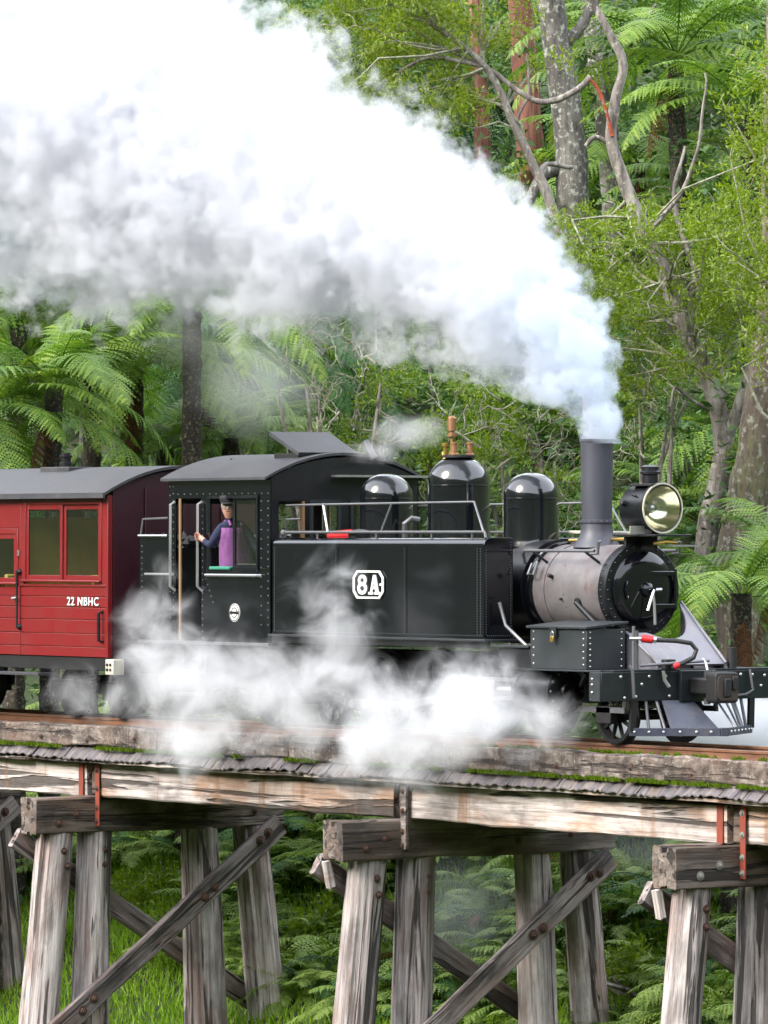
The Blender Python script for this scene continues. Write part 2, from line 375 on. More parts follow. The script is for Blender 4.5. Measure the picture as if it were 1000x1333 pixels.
leafy('grass_blade', [(0.0, (0.11, 0.21, 0.015)), (0.6, (0.20, 0.35, 0.025)), (1.0, (0.28, 0.42, 0.04))], 0.5, 0.35, 0.3)
leafy('dead_frond', [(0.0, (0.06, 0.030, 0.015)), (1.0, (0.20, 0.085, 0.035))], 0.7, 0.25, 0.2)
leafy('moss_green', [(0.0, (0.045, 0.085, 0.008)), (1.0, (0.16, 0.24, 0.015))], 0.9, 0.2, 0.1)
def m_bark(name, stops, scale=5.0, vec=(1, 1, 0.25), lich=None, bump=0.8):
    g = G(name, 0.88); g.random_offset(); n = g.noise(scale, 7, 0.66, 0.5, vec=vec); f = g.noise(scale*5, 4, 0.6, vec=vec)
    c = g.ramp(n, stops)
    if lich:
        sp = g.noise(scale*2.6, 5, 0.62); c = g.mix(g.ramp(sp, [(0.54, 0.0), (0.62, 1.0)]), c, lich)
    c = g.mix(g.math('MULTIPLY', g.ramp(f, [(0.35, 1.0), (0.5, 0.0)]), 0.6), c, (0.02, 0.016, 0.013))
    g.color(c); g.bump(g.math('ADD', n, g.math('MULTIPLY', f, 0.5)), bump, 0.03); return g.m
m_bark('bark_grey', [(0.3, (0.035, 0.032, 0.03)), (0.5, (0.10, 0.09, 0.08)), (0.7, (0.20, 0.19, 0.165))], 4.5, lich=(0.30, 0.31, 0.26))
m_bark('bark_pale', [(0.3, (0.075, 0.062, 0.055)), (0.5, (0.19, 0.165, 0.145)), (0.7, (0.38, 0.35, 0.31))], 4.0, lich=(0.32, 0.30, 0.25), bump=0.4)
m_bark('bark_moss', [(0.3, (0.05, 0.04, 0.028)), (0.5, (0.11, 0.085, 0.06)), (0.7, (0.13, 0.14, 0.05))], 4.0, lich=(0.24, 0.24, 0.19))
m_bark('bark_red', [(0.3, (0.05, 0.022, 0.016)), (0.5, (0.20, 0.075, 0.05)), (0.7, (0.36, 0.20, 0.15))], 4.0, vec=(1, 1, 0.08))
m_bark('bark_orange', [(0.3, (0.10, 0.018, 0.008)), (0.6, (0.34, 0.06, 0.016)), (0.8, (0.40, 0.17, 0.08))], 6.0, lich=(0.22, 0.19, 0.16))
m_bark('twig_lichen', [(0.3, (0.10, 0.10, 0.06)), (0.5, (0.24, 0.235, 0.16)), (0.7, (0.42, 0.42, 0.34))], 9.0, vec=(1, 1, 1), bump=0.3)
m_bark('fern_trunk', [(0.3, (0.008, 0.007, 0.006)), (0.55, (0.03, 0.024, 0.018)), (0.75, (0.075, 0.06, 0.04))], 9.0, lich=(0.15, 0.14, 0.09))
M = MATS
# ------------------------------------------------------------------ terrain: a gully crossed by the trestle
def ground_z(x, y):
    if y >= -1.5: z = -5.6+0.62*(y+1.5)
    elif y > -15: z = -5.6
    else: z = -5.6+0.30*(-15-y)
    if y > 24: z -= 0.25*(y-24)
    if y < -40: z += 0.25*(-40-y)
    if x > 62: z += 0.42*(x-62)          # unseen hills added at both ends, blocking low sky from the dome reflections
    if x < -42: z += 0.42*(-42-x)
    z += 0.5*mnoise.noise(Vector((x*0.11, y*0.11, 3.0)))+0.16*mnoise.noise(Vector((x*0.5, y*0.5, 7.0)))
    return z
def build_ground():
    V = []; F = []
    def ax(a, b, c, d, fine, coarse):
        out = []; t = a
        while t < b-1e-6: out.append(t); t += min(coarse, b-t)
        while t < c-1e-6: out.append(t); t += min(fine, c-t)
        while t < d-1e-6: out.append(t); t += min(coarse, d-t)
        return out+[d]
    X = ax(-700, -50, 62, 700, 0.9, 26); Y = ax(-700, -60, 48, 700, 0.9, 26)
    for x in X:
        for y in Y: V.append((x, y, min(max(ground_z(x, y), -6.5), 62+3*mnoise.noise(Vector((x*0.01, y*0.01, 0))))))
    ny = len(Y)
    for i in range(len(X)-1):
        for j in range(ny-1): F.append((i*ny+j, (i+1)*ny+j, (i+1)*ny+j+1, i*ny+j+1))
    me = bpy.data.meshes.new('ground'); me.from_pydata(V, [], F); me.shade_smooth(); me.materials.append(M['ground_soil'])
    return tag(link_mesh('ground', me), kind='structure')
build_ground()

# ------------------------------------------------------------------ trestle bridge
bridge = empty('trestle_bridge', (0, 0, -5.6), 'weathered timber trestle bridge carrying the steam train over the gully', 'bridge')
_rn = random.Random(4)
def axis_matrix(p0, p1, up=Vector((0, 0, 1))):
    p0, p1 = Vector(p0), Vector(p1); x = (p1-p0).normalized()
    z = up-x*up.dot(x)
    z = z.normalized() if z.length > 1e-4 else x.orthogonal().normalized()
    y = z.cross(x)
    m = Matrix((x, y, z)).transposed().to_4x4(); m.translation = p0
    return m, (p1-p0).length
def log(name, p0, p1, r0, r1, mat, parent, seed, n=40, rings=18, flute=0.16):
    """hand-cut round pile, local X along its length"""
    m, L = axis_matrix(p0, p1, Vector((1, 0, 0))); b = MB(); V = []; F = []
    for i in range(rings+1):
        t = i/rings; r = r0+(r1-r0)*t
        for j in range(n):
            a = 2*math.pi*j/n
            k = 1+flute*mnoise.noise(Vector((math.cos(a)*1.6+seed*9.1, math.sin(a)*1.6, t*0.8)))+0.07*mnoise.noise(Vector((math.cos(a)*5, math.sin(a)*5+seed*3.3, t*2.2)))
            k -= 0.16*max(0.0, 0.12-abs(mnoise.noise(Vector((math.cos(a)*2.6+seed, math.sin(a)*2.6, t*0.35)))))/0.12*(0.5+0.5*mnoise.noise(Vector((seed*2.0, a, t*3))))
            k -= 0.14*max(0, mnoise.noise(Vector((math.cos(a)*3.2, math.sin(a)*3.2-seed, t*4.5)))-0.25)
            V.append((t*L, math.cos(a)*r*k+0.03*mnoise.noise(Vector((t*2, seed, 0))), math.sin(a)*r*k))
    for i in range(rings):
        for j in range(n): F.append((i*n+j, i*n+(j+1) % n, (i+1)*n+(j+1) % n, (i+1)*n+j))
    F.append(tuple(range(n))[::-1]); F.append(tuple(rings*n+j for j in range(n)))
    b.add(V, F); return b.obj(name, mat, parent, smooth=28, matrix=m)
def beam(name, p0, p1, w, h, mat, parent, seed, up=Vector((0, 0, 1)), seg=None, rough=0.012, ch=0.018):
    """sawn timber, local X along its length, edges worn and uneven; w across (local y), h along up (local z)"""
    m, L = axis_matrix(p0, p1, up); b = MB(); V = []; F = []
    seg = seg or max(3, int(L/0.22))
    sec = [(-w/2+ch, -h/2), (0, -h/2), (w/2-ch, -h/2), (w/2, -h/2+ch), (w/2, 0), (w/2, h/2-ch), (w/2-ch, h/2), (0, h/2), (-w/2+ch, h/2), (-w/2, h/2-ch), (-w/2, 0), (-w/2, -h/2+ch)]
    n = len(sec)
    for i in range(seg+1):
        t = i/seg
        for y, z in sec:
            q = Vector((t*L*1.3+seed*7.7, y*6, z*6))
            V.append((t*L+(0.012*mnoise.noise(Vector((y*20, z*20, seed+i))) if i in (0, seg) else 0), y+rough*mnoise.noise(q)+0.5*rough*mnoise.noise(q*4.1), z+rough*1.4*mnoise.noise(q+Vector((0, 0, 50)))+0.6*rough*mnoise.noise(q*3.7+Vector((9, 0, 0)))))
    for i in range(seg):
        for j in range(n): F.append((i*n+j, i*n+(j+1) % n, (i+1)*n+(j+1) % n, (i+1)*n+j))
    F.append(tuple(range(n))[::-1]); F.append(tuple(seg*n+j for j in range(n)))
    b.add(V, F); return b.obj(name, mat, parent, smooth=30, matrix=m)
BOLT_MESH = {}
def bolt(p, d, r, parent, mat='bolt_rust', name='bolt'):
    key = (mat, round(r, 3))
    if key not in BOLT_MESH:
        b = MB(); b.lathe([(1.7*r, 0), (1.7*r, 0.35*r), (r, 0.36*r), (r, 1.1*r), (0.55*r, 1.12*r), (0.5*r, 1.6*r)], (0, 0, 0), (1, 0, 0), 10)
        BOLT_MESH[key] = b.mesh('bolt', M[mat], 30)
    m, _ = axis_matrix(p, Vector(p)+Vector(d)); return link_mesh(name, BOLT_MESH[key], parent, m)

GY = 1.0          # outer face of the outer girders
BENTS = [-14.95, -8.75, -2.38, 3.47, 9.6]
def bent(xb, k):
    xf = xb+0.20                                    # plane of the front cap faces
    # piles: y at cap height and at the foot of the photograph
    rows = {0: None}
    off = {1: (.14, .11, .05, .12), 2: (.29, .31, .34, .31), 3: (.20, .43, .40, .40)}.get(k, (.15, .2, .2, .2))
    tops = [v+o for v, o in zip((-1.62, -1.02, 0.52, 1.28), off)]; rake = [-0.105, -0.035, 0.045, 0.11]; rad = [0.215, 0.225, 0.225, 0.205]
    zt = -1.36
    piles = []
    for j in range(4):
        y = tops[j]+_rn.uniform(-0.05, 0.05); r = rad[j]*_rn.uniform(0.93, 1.07)
        zb = ground_z(xb, y+rake[j]*4.2)-0.5
        p = log('pile', (xb+_rn.uniform(-0.02, 0.02), y+rake[j]*(zt-zb), zb), (xb, y, zt+0.02), r*1.14, r*0.95, M['pile_wood'], bridge, k*5+j)
        # tenon between the twin caps
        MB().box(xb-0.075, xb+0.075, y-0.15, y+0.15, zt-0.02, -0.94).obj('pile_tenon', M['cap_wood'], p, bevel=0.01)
        piles.append(p)
        for dz in (0.20, 0.38):
            if j < 2:
                t = 1.0
                bolt((xb+r*0.93, y+rake[j]*(-dz)*-1*-1+_rn.uniform(-0.03, 0.03), zt-dz), (1, 0, 0), 0.026, p, 'bolt_rust')
    # twin caps clasping the pile heads
    for s, o in ((1, 0.12), (-1, 0.0)):
        y0 = -1.86 if s > 0 else -1.80
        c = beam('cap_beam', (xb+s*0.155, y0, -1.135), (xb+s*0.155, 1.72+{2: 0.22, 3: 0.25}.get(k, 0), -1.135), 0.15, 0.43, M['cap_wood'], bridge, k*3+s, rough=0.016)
        if s > 0:
            for yy, zz in ((-1.55, -1.22), (-1.30, -1.12), (0.55, -1.2), (1.3, -1.15)):
                bolt((xb+0.155+0.077, yy, zz), (1, 0, 0), 0.028, c, 'bolt_zinc' if k == 3 else 'bolt_rust')
    # end packing block
    beam('cap_block', (xb-0.02, -1.83, -1.16), (xb-0.02, -1.66, -1.16), 0.13, 0.34, M['cap_wood'], bridge, k+70)
    # diagonal braces
    fr = 0.235
    sh_ = {2: 0.2, 3: 0.3}.get(k, 0.0)
    pa = Vector((xb+0.285, 1.62+sh_, -1.33-0.5*sh_)); pb = Vector((xb+0.285, -1.95+sh_, -3.96-0.5*sh_))
    pb = pa+(pb-pa)*1.42
    b1 = beam('diagonal_brace', pa, pb, 0.10, 0.27, M['brace_wood'], bridge, k*11+1, rough=0.012)
    for yy in (1.42+sh_, 1.30+sh_, 0.62+sh_, 0.48+sh_, -1.12, -1.28):
        q = pa+(pb-pa)*((pa.y-yy)/(pa.y-pb.y))
        bolt((xb+0.285+0.052, q.y, q.z+_rn.uniform(-0.07, 0.07)), (1, 0, 0), 0.036, b1, 'bolt_rust')
    qa = Vector((xb-0.30, -1.84, -1.40)); qb = Vector((xb-0.30, 1.73, -3.62)); qb = qa+(qb-qa)*1.42
    b2 = beam('diagonal_brace', qa, qb, 0.10, 0.26, M['brace_wood'], bridge, k*11+5, rough=0.012)
    if k in (2, 3):
        beam('brace_stub', (xb-0.16, -1.80, -1.37), (xb-0.16, -1.74, -1.66), 0.07, 0.11, M['girder_wood'], bridge, k+31)
for k, xb in enumerate(BENTS): bent(xb, k)

# girders, four lines, jointed over each bent
ends = [-22.0]+BENTS+[17.0]
for i in range(len(ends)-1):
    a, b = ends[i], ends[i+1]
    for q, y in enumerate((-GY+0.15, -0.36, 0.36, GY-0.15)):
        sh = (0.10, -0.04, 0.05, -0.08)[q]
        g_ = beam('girder', (a+0.10+sh, y+0.004*i, -0.715), (b-0.10+sh, y-0.003*i, -0.722+_rn.uniform(-0.008, 0.008)), 0.30, 0.40, M['girder_wood'], bridge, i*4+q, rough=0.016)
    # recessed packing between the girder ends, and the strap bolted over the joint
    if i < len(BENTS):
        x = BENTS[i]
        for y in (-GY+0.19, GY-0.19):
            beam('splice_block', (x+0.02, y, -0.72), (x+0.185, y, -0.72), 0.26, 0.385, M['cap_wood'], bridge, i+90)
        red = i in (1, 3)
        xs = x+0.27
        st = MB().box(xs-0.045, xs+0.045, -GY-0.030, -GY-0.014, -1.27 if i != 2 else -1.20, -0.535).obj('strap', M['strap_red'] if red else M['cap_wood'], bridge, bevel=0.004)
        if i == 2:
            st2 = MB().box(xs-0.05, xs+0.05, -GY-0.075, -GY-0.030, -1.25, -0.55).obj('strap_timber', M['brace_wood'], bridge, bevel=0.008)
        for z in (-0.60, -0.82, -1.05, -1.21): bolt((xs, -GY-0.03 if i != 2 else -GY-0.075, z), (0, -1, 0), 0.020, st, 'bolt_zinc' if i == 3 else 'bolt_rust')
        if red:
            xs2 = x-0.10
            MB().box(xs2-0.05, xs2+0.05, -GY-0.028, -GY-0.012, -0.93, -0.535).obj('strap', M['strap_red'], bridge, bevel=0.004)
        # corbel under the girders
        for y in (-GY+0.15, GY-0.15): pass
# ledger board, flashing boards, kerb timbers on both sides
for sgn in (-1, 1):
    x = -22.0; j = 0
    while x < 17:
        L = _rn.uniform(2.2, 3.6); e = min(x+L, 17)
        beam('ledger_board', (x, sgn*1.07, -0.485+_rn.uniform(-0.01, 0.01)), (e-0.01, sgn*1.07, -0.49+_rn.uniform(-0.012, 0.012)), 0.17, 0.045, M['girder_wood'], bridge, j+sgn*40, rough=0.012, ch=0.006)
        x = e; j += 1
    x = -22.0
    while x < 17:
        L = _rn.uniform(1.6, 2.9); e = min(x+L, 17)
        kb = beam('kerb_timber', (x+0.006, sgn*(1.04+_rn.uniform(-0.012, 0.012)), -0.185+_rn.uniform(-0.012, 0.012)), (e-0.006, sgn*1.04, -0.185+_rn.uniform(-0.012, 0.012)), 0.20, 0.255, M['kerb_wood'], bridge, j+sgn*60, rough=0.022, seg=int(L/0.09))
        if sgn < 0:
            for t in (0.2, 0.75): bolt((x+L*t, -1.04-0.105, -0.2+_rn.uniform(-0.05, 0.05)), (0, -1, 0), 0.018, kb, 'bolt_rust')
        x = e; j += 1
# warped iron flashing boards lapped along the deck edge
FLASH = []
for v in range(6):
    b = MB(); V = []; F = []; w = (0.26, 0.19, 0.33, 0.215, 0.29, 0.15)[v]
    nx, ny = 8, 3
    for i in range(nx+1):
        for j in range(ny+1):
            u = i/nx-0.5; t = j/ny
            V.append((u*w, -t*0.19, -t*0.115-0.045*t*t+0.007*math.cos(u*math.pi*3+v)+0.016*mnoise.noise(Vector((u*3, t*2, v*5.5)))))
    for i in range(nx):
        for j in range(ny): F.append((i*(ny+1)+j, (i+1)*(ny+1)+j, (i+1)*(ny+1)+j+1, i*(ny+1)+j+1))
    k = len(V); V2 = [(a, c, d-0.014) for a, c, d in V]
    F2 = [tuple(k+i for i in f[::-1]) for f in F]
    rim = [i*(ny+1) for i in range(nx+1)]+[nx*(ny+1)+j for j in range(1, ny+1)]+[i*(ny+1)+ny for i in range(nx-1, -1, -1)]+[j for j in range(ny-1, 0, -1)]
    F3 = [(rim[i], rim[(i+1) % len(rim)], k+rim[(i+1) % len(rim)], k+rim[i]) for i in range(len(rim))]
    b.add(V+V2, F+F2+F3); FLASH.append((b.mesh('flashing_board', M['flashing_iron'], 40), w))
x = -13.5; j = 0
while x < 8.5:
    me, w = FLASH[_rn.randrange(6)]
    m = Matrix.Translation((x+w/2, -1.02, -0.285+0.014*math.sin(x*2.4)+_rn.uniform(-0.003, 0.003))) @ Matrix.Rotation(_rn.uniform(-0.012, 0.012)+0.06*math.sin(x*3.1), 4, 'X') @ Matrix.Rotation(_rn.uniform(-0.02, 0.02), 4, 'Y')
    link_mesh('flashing_board', me, bridge, m)
    x += w*0.93; j += 1
# deck planks under the ballast (seen edge-on only)
b = MB(); b.box(-22, 17, -0.93, 0.93, -0.50, -0.30); b.obj('deck_floor', M['cap_wood'], bridge)
def moss():
    V = []; F = []; rn = random.Random(3)
    def clump(x, y, z, r):
        for _ in range(int(60*r/0.05)):
            a = rn.uniform(0, 6.28); q = r*math.sqrt(rn.random()); px, py = x+math.cos(a)*q*1.9, y+math.sin(a)*q*0.7
            h = 0.030*rn.uniform(0.5, 1.3)*(1-0.5*q/r); s = 0.008; k = len(V); b = rn.uniform(0, 6.28)
            pz = z+0.02*(1-q/r)
            V.extend([(px-math.cos(b)*s, py-math.sin(b)*s, pz-0.02), (px+math.cos(b)*s, py+math.sin(b)*s, pz-0.02), (px+rn.uniform(-.015, .015), py-rn.uniform(0, .02), pz+h)]); F.append((k, k+1, k+2))
    for _ in range(420):
        x = rn.uniform(-11, 5.5)
        d = mnoise.noise(Vector((x*0.75, 5, 0)))+(0.28 if x > -0.9 else 0.0)
        if d > -0.08: clump(x, -1.155+rn.uniform(-0.03, 0.01), -0.325, rn.uniform(0.02, 0.055))
    for _ in range(60):
        x = rn.uniform(-1, 5.5); clump(x, -0.95+rn.uniform(-0.05, 0.1), -0.055, rn.uniform(0.02, 0.04))
    me = bpy.data.meshes.new('moss'); me.from_pydata(V, [], F); me.materials.append(M['moss_green'])
    return tag(link_mesh('moss', me, bridge), kind='stuff')
moss()

# ------------------------------------------------------------------ track
track = empty('railway_track', (0, 0, -0.1), 'narrow gauge track with rusty rails on the trestle deck', 'track')
prof = [(-0.045, -0.105), (0.045, -0.105), (0.045, -0.096), (0.010, -0.082), (0.008, -0.035), (0.024, -0.026), (0.024, -0.004), (0.018, 0.0), (-0.018, 0.0), (-0.024, -0.004), (-0.024, -0.026), (-0.008, -0.035), (-0.010, -0.082), (-0.045, -0.096)]
for s in (-1, 1):
    r_ = MB().extr([(p[0]+s*0.405, p[1]) for p in prof], 'x', -22, 17).obj('rail', M['rail_rust'], track, smooth=40)
    MB().box(-22, 17, s*0.405-0.017, s*0.405+0.017, -0.001, 0.002).obj('running_surface', M['rail_top'], r_)
sl = beam('sleeper', (0, -0.72, 0), (0, 0.72, 0), 0.20, 0.13, M['sleeper_wood'], None, 5)
slm = sl.data; sl.parent = None; bpy.data.objects.remove(sl)
x = -21.8
while x < 16.9:
    m = Matrix.Translation((x+_rn.uniform(-0.02, 0.02), -0.72, -0.172)) @ Matrix.Rotation(R(90)+_rn.uniform(-0.02, 0.02), 4, 'Z')
    link_mesh('sleeper', slm, track, m); x += 0.61
b = MB(); V = []; F = []
nx, ny = 390, 16
for i in range(nx+1):
    for j in range(ny+1):
        x, y = -22+39*i/nx, -0.94+1.88*j/ny; V.append((x, y, -0.150+0.022*mnoise.noise(Vector((x*9, y*9, 0)))+0.012*mnoise.noise(Vector((x*23, y*23, 4)))))
for i in range(nx):
    for j in range(ny): F.append((i*(ny+1)+j, (i+1)*(ny+1)+j, (i+1)*(ny+1)+j+1, i*(ny+1)+j+1))
b.add(V, F); tag(b.obj('ballast', M['ballast_stone'], None, smooth=60), kind='structure')
# ------------------------------------------------------------------ locomotive
loco = empty('steam_locomotive', (-3, 0, 0), 'black tank steam locomotive number 8A with headlamp, hauling the red carriage', 'locomotive')
def P(mb, name, mat, parent=None, **k): return mb.obj(name, M[mat], parent or loco, **k)
def rivets(name, pts, d, parent, r=0.011, mat='rod_grey'):
    """rows of rivet heads joined into one part"""
    b = MB(); d = Vector(d)
    for p in pts: b.lathe([(r, -0.002), (r*0.85, r*0.45), (0, r*0.75)], p, d, 6)
    o = P(b, name, mat, parent, smooth=60); o['kind'] = 'stuff'; return o
def lin(a, b, n): return [Vector(a).lerp(Vector(b), i/(n-1)) for i in range(n)]

W = 1.05
paint('coupler_rust', (0.030, 0.024, 0.020), 0.6, (0.10, 0.07, 0.05), 0.7, bump=0.3, scale=14.0)
# --- frames and running gear
fr = P(MB().box(-7.3, 1.30, -0.30, -0.26, 0.42, 0.92).box(-7.3, 1.30, 0.26, 0.30, 0.42, 0.92).box(-7.3, 1.3, -0.26, 0.26, 0.60, 0.68), 'frame', 'black_dull')
def wheel(x, y, r, w, name, spokes, parent=None):
    s = 1 if y > 0 else -1; y0 = y-s*w/2; ax = (0, s, 0); o = (x, y0, r)
    b = MB(); b.lathe([(r*0.80, 0), (r+0.028, 0.0), (r+0.028, 0.022), (r, 0.03), (r, w), (r*0.86, w), (r*0.84, w*0.8), (r*0.80, 0)], o, ax, 40, caps=False)
    root = P(b, name, 'black_dull', smooth=40)
    P(MB().lathe([(r*0.985, w+0.001), (r*0.87, w+0.003)], o, ax, 40, caps=False), 'tyre_face', 'black_satin', root)
    h = MB(); h.lathe([(r*0.20, 0.01), (r*0.20, w+0.02), (r*0.10, w+0.03), (0, w+0.03)], o, ax, 20); P(h, 'hub', 'black_dull', root)
    for k in range(spokes):
        a = 2*math.pi*(k+0.3)/spokes; q = Vector((x, y0+s*w*0.5, r))
        d = Vector((math.cos(a), 0, math.sin(a)))
        sp = MB(); sp.tube([q+d*r*0.18, q+d*r*0.83], [0.026, 0.019], 6); P(sp, 'spoke', 'black_dull', root)
    return root
DRV = (-3.35, -2.35, -1.35); DR = 0.455
for s in (-1, 1):
    for x in DRV: wheel(x, s*0.44, DR, 0.11, 'driving_wheel', 12)
    wheel(0.93, s*0.44, 0.305, 0.10, 'leading_wheel', 9)
    wheel(-5.55, s*0.44, 0.305, 0.10, 'trailing_wheel', 9)
    # axles
    # cylinder with steam chest, slide bars and rods
    y = s*0.80
    cb = MB().lathe([(0.0, 0), (0.20, 0.01), (0.245, 0.02), (0.245, 0.08), (0.225, 0.09), (0.225, 0.60), (0.245, 0.61), (0.245, 0.67), (0.20, 0.69), (0.09, 0.70), (0.08, 0.74), (0, 0.74)], (-0.18, y, 0.56), (1, 0, 0), 32)
    cyl_ = P(cb, 'cylinder', 'black_satin')
    rivets('cover_bolts', [(-0.18+0.685, y+0.21*math.cos(a*math.pi/6), 0.56+0.21*math.sin(a*math.pi/6)) for a in range(12)], (1, 0, 0), cyl_, 0.016)
    P(MB().box(-0.20, 0.42, y-0.20, y+0.20, 0.79, 0.99), 'valve_chest', 'black_satin', bevel=0.015)
    P(MB().box(-0.42, 0.22, s*0.84 if s > 0 else -1.10, s*1.10 if s > 0 else -0.84, 1.02, 1.045), 'chest_step', 'box_grey', bevel=0.004)
    P(MB().box(-0.36, 0.20, min(s*0.86, s*1.06), max(s*0.86, s*1.06), 0.80, 1.018), 'lubricator_box', 'black_satin', bevel=0.008)
    for z_ in (0.64, 0.44): P(MB().box(-1.05, -0.19, y-0.035, y+0.035, z_, z_+0.04), 'slide_bar', 'rod_grey', bevel=0.004)
    P(MB().box(-0.95, -0.72, y-0.055, y+0.055, 0.47, 0.65), 'crosshead', 'rod_grey', bevel=0.01)
    P(MB().cyl((-0.75, y, 0.56), (-0.15, y, 0.56), 0.024), 'piston_rod', 'steel')
    ca = R(215); cx, cz = math.cos(ca)*0.23, math.sin(ca)*0.23
    P(MB().obox(((-0.85+DRV[1]+cx)/2, s*0.735, (0.56+DR+cz)/2), ((-0.85-DRV[1]-cx)/2+0.06, 0, (0.56-DR-cz)/2), (0, 0.022, 0), (0, 0, 0.045)), 'connecting_rod', 'rod_grey', bevel=0.008)
    P(MB().box(DRV[0]+cx-0.09, DRV[2]+cx+0.09, s*0.64-0.022, s*0.64+0.022, DR+cz-0.04, DR+cz+0.04), 'coupling_rod', 'rod_grey', bevel=0.01)
    for x in DRV: P(MB().cyl((x+cx, s*0.49, DR+cz), (x+cx, s*0.77, DR+cz), 0.05), 'crank_pin', 'rod_grey')
    # valance under the tank, steps
    P(MB().box(-4.75, -0.60, min(s*0.99, s*1.03), max(s*0.99, s*1.03), 1.00, 1.098), 'valance', 'black_satin', bevel=0.004)
for x in DRV: P(MB().cyl((x, -0.42, DR), (x, 0.42, DR), 0.07), 'axle', 'black_dull')
for x in (0.93, -5.55): P(MB().cyl((x, -0.42, 0.305), (x, 0.42, 0.305), 0.055), 'axle', 'black_dull')
# pony truck frame and guard irons seen below the beam
for s in (-1, 1):
    P(MB().box(0.28, 1.30, s*0.62-0.02, s*0.62+0.02, 0.34, 0.40).tube([(1.27, s*0.62, 0.37), (1.30, s*0.62, 0.52), (1.34, s*0.62, 0.60)], 0.025, 6).tube([(0.33, s*0.62, 0.37), (0.50, s*0.62, 0.62), (0.60, s*0.62, 0.75)], 0.025, 6), 'truck_frame', 'rod_grey')
    P(MB().box(0.80, 1.06, s*0.59-0.05, s*0.59+0.05, 0.22, 0.41), 'axle_box', 'black_dull', bevel=0.012)

# --- boiler, smokebox
BZ = 1.64
boiler = P(MB().lathe([(0.52, -0.0), (0.54, 0.02), (0.54, 4.1)], (-4.75, 0, BZ), (1, 0, 0), 48), 'boiler', 'black_satin')
sm = P(MB().lathe([(0.485, 0), (0.485, 1.30)], (-0.60, 0, BZ), (1, 0, 0), 64), 'smokebox', 'smokebox_paint')
P(MB().lathe([(0.48, 0), (0.515, 0.0), (0.52, 0.01), (0.52, 0.075), (0.50, 0.085), (0.485, 0.085)], (-0.60, 0, BZ), (1, 0, 0), 64), 'boiler_band', 'black_gloss', sm)
P(MB().lathe([(0.48, 0), (0.494, 0.0), (0.494, 0.035), (0.48, 0.035)], (-0.34, 0, BZ), (1, 0, 0), 64), 'seam_band', 'smokebox_paint', sm)
ring = P(MB().lathe([(0.45, -0.11), (0.507, -0.11), (0.512, -0.10), (0.512, 0.0), (0.50, 0.014), (0.40, 0.014), (0.39, 0.0)], (0.78, 0, BZ), (1, 0, 0), 64), 'smokebox_ring', 'black_satin', sm)
rivets('ring_bolts', [(0.795, 0.465*math.cos(a*math.pi/14), BZ+0.465*math.sin(a*math.pi/14)) for a in range(28)], (1, 0, 0), ring, 0.015, 'black_gloss')
rivets('side_rivets', [(0.72, 0.512*math.cos(a*math.pi/22), BZ+0.512*math.sin(a*math.pi/22)) for a in range(44)], (0, -1, 0), ring, 0.012, 'black_gloss')
door = P(MB().lathe([(0.415, 0.0), (0.415, 0.03), (0.40, 0.045), (0.28, 0.072), (0.14, 0.086), (0, 0.09)], (0.785, 0, BZ), (1, 0, 0), 64), 'smokebox_door', 'black_gloss', sm)
P(MB().lathe([(0.085, 0.07), (0.075, 0.12), (0.05, 0.14), (0.028, 0.145), (0.028, 0.22), (0, 0.222)], (0.785, 0, BZ), (1, 0, 0), 24), 'door_boss', 'black_gloss', door)
P(MB().tube([(1.0, 0, BZ), (1.02, -0.07, BZ-0.13), (1.03, -0.11, BZ-0.22)], 0.016, 8), 'door_handle', 'steel', door)
P(MB().tube([(0.97, 0, BZ), (0.985, 0.015, BZ-0.15), (0.99, 0.02, BZ-0.37)], 0.016, 8), 'door_handle', 'steel', door)
P(MB().tube([(0.985, 0.0, BZ), (1.0, 0.10, BZ+0.005)], 0.018, 8), 'door_handle', 'steel', door)
for z in (0.22, -0.22):
    P(MB().box(0.835, 0.868, 0.04, 0.40, BZ+z*0.8-0.026, BZ+z*0.8+0.026), 'hinge_strap', 'black_gloss', door, bevel=0.008)
P(MB().cyl((0.845, 0.41, BZ-0.22), (0.845, 0.41, BZ+0.22), 0.022, n=10), 'hinge_pin', 'black_gloss', door)
P(MB().tube([(0.82, -0.24, BZ+0.09), (0.88, -0.265, BZ+0.09), (0.89, -0.29, BZ), (0.88, -0.265, BZ-0.09), (0.82, -0.24, BZ-0.09)], 0.013, 8), 'grab_handle', 'black_gloss', door)
# fittings on the smokebox side: stay and small plugs
st0 = on_y(762, 772, -0.46)
P(MB().lathe([(0.05, 0), (0.05, 0.03), (0.028, 0.04), (0, 0.045)], (0.28, -0.455, BZ-0.13), (0, -1, -0.25), 14), 'stay_foot', 'black_satin', sm)
P(MB().tube([(0.28, -0.50, BZ-0.14), (1.15, -0.52, 0.96)], 0.028, 10), 'smokebox_stay', 'black_satin', sm)
P(MB().lathe([(0.022, 0), (0.022, 0.05), (0.0, 0.055)], (-0.18, -0.475, BZ+0.14), (0, -1, 0.3), 10), 'plug', 'black_dull', sm)
P(MB().lathe([(0.015, 0), (0.015, 0.02), (0.0, 0.025)], (0.0, -0.482, BZ-0.10), (0, -1, -0.2), 10), 'plug', 'black_dull', sm)
# saddle below the smokebox
P(MB().extr([(-0.42, 0.62), (0.42, 0.62), (0.40, 1.0), (0.30, 1.24), (-0.30, 1.24), (-0.40, 1.0)], 'x', -0.25, 0.55), 'saddle', 'black_satin', bevel=0.01)
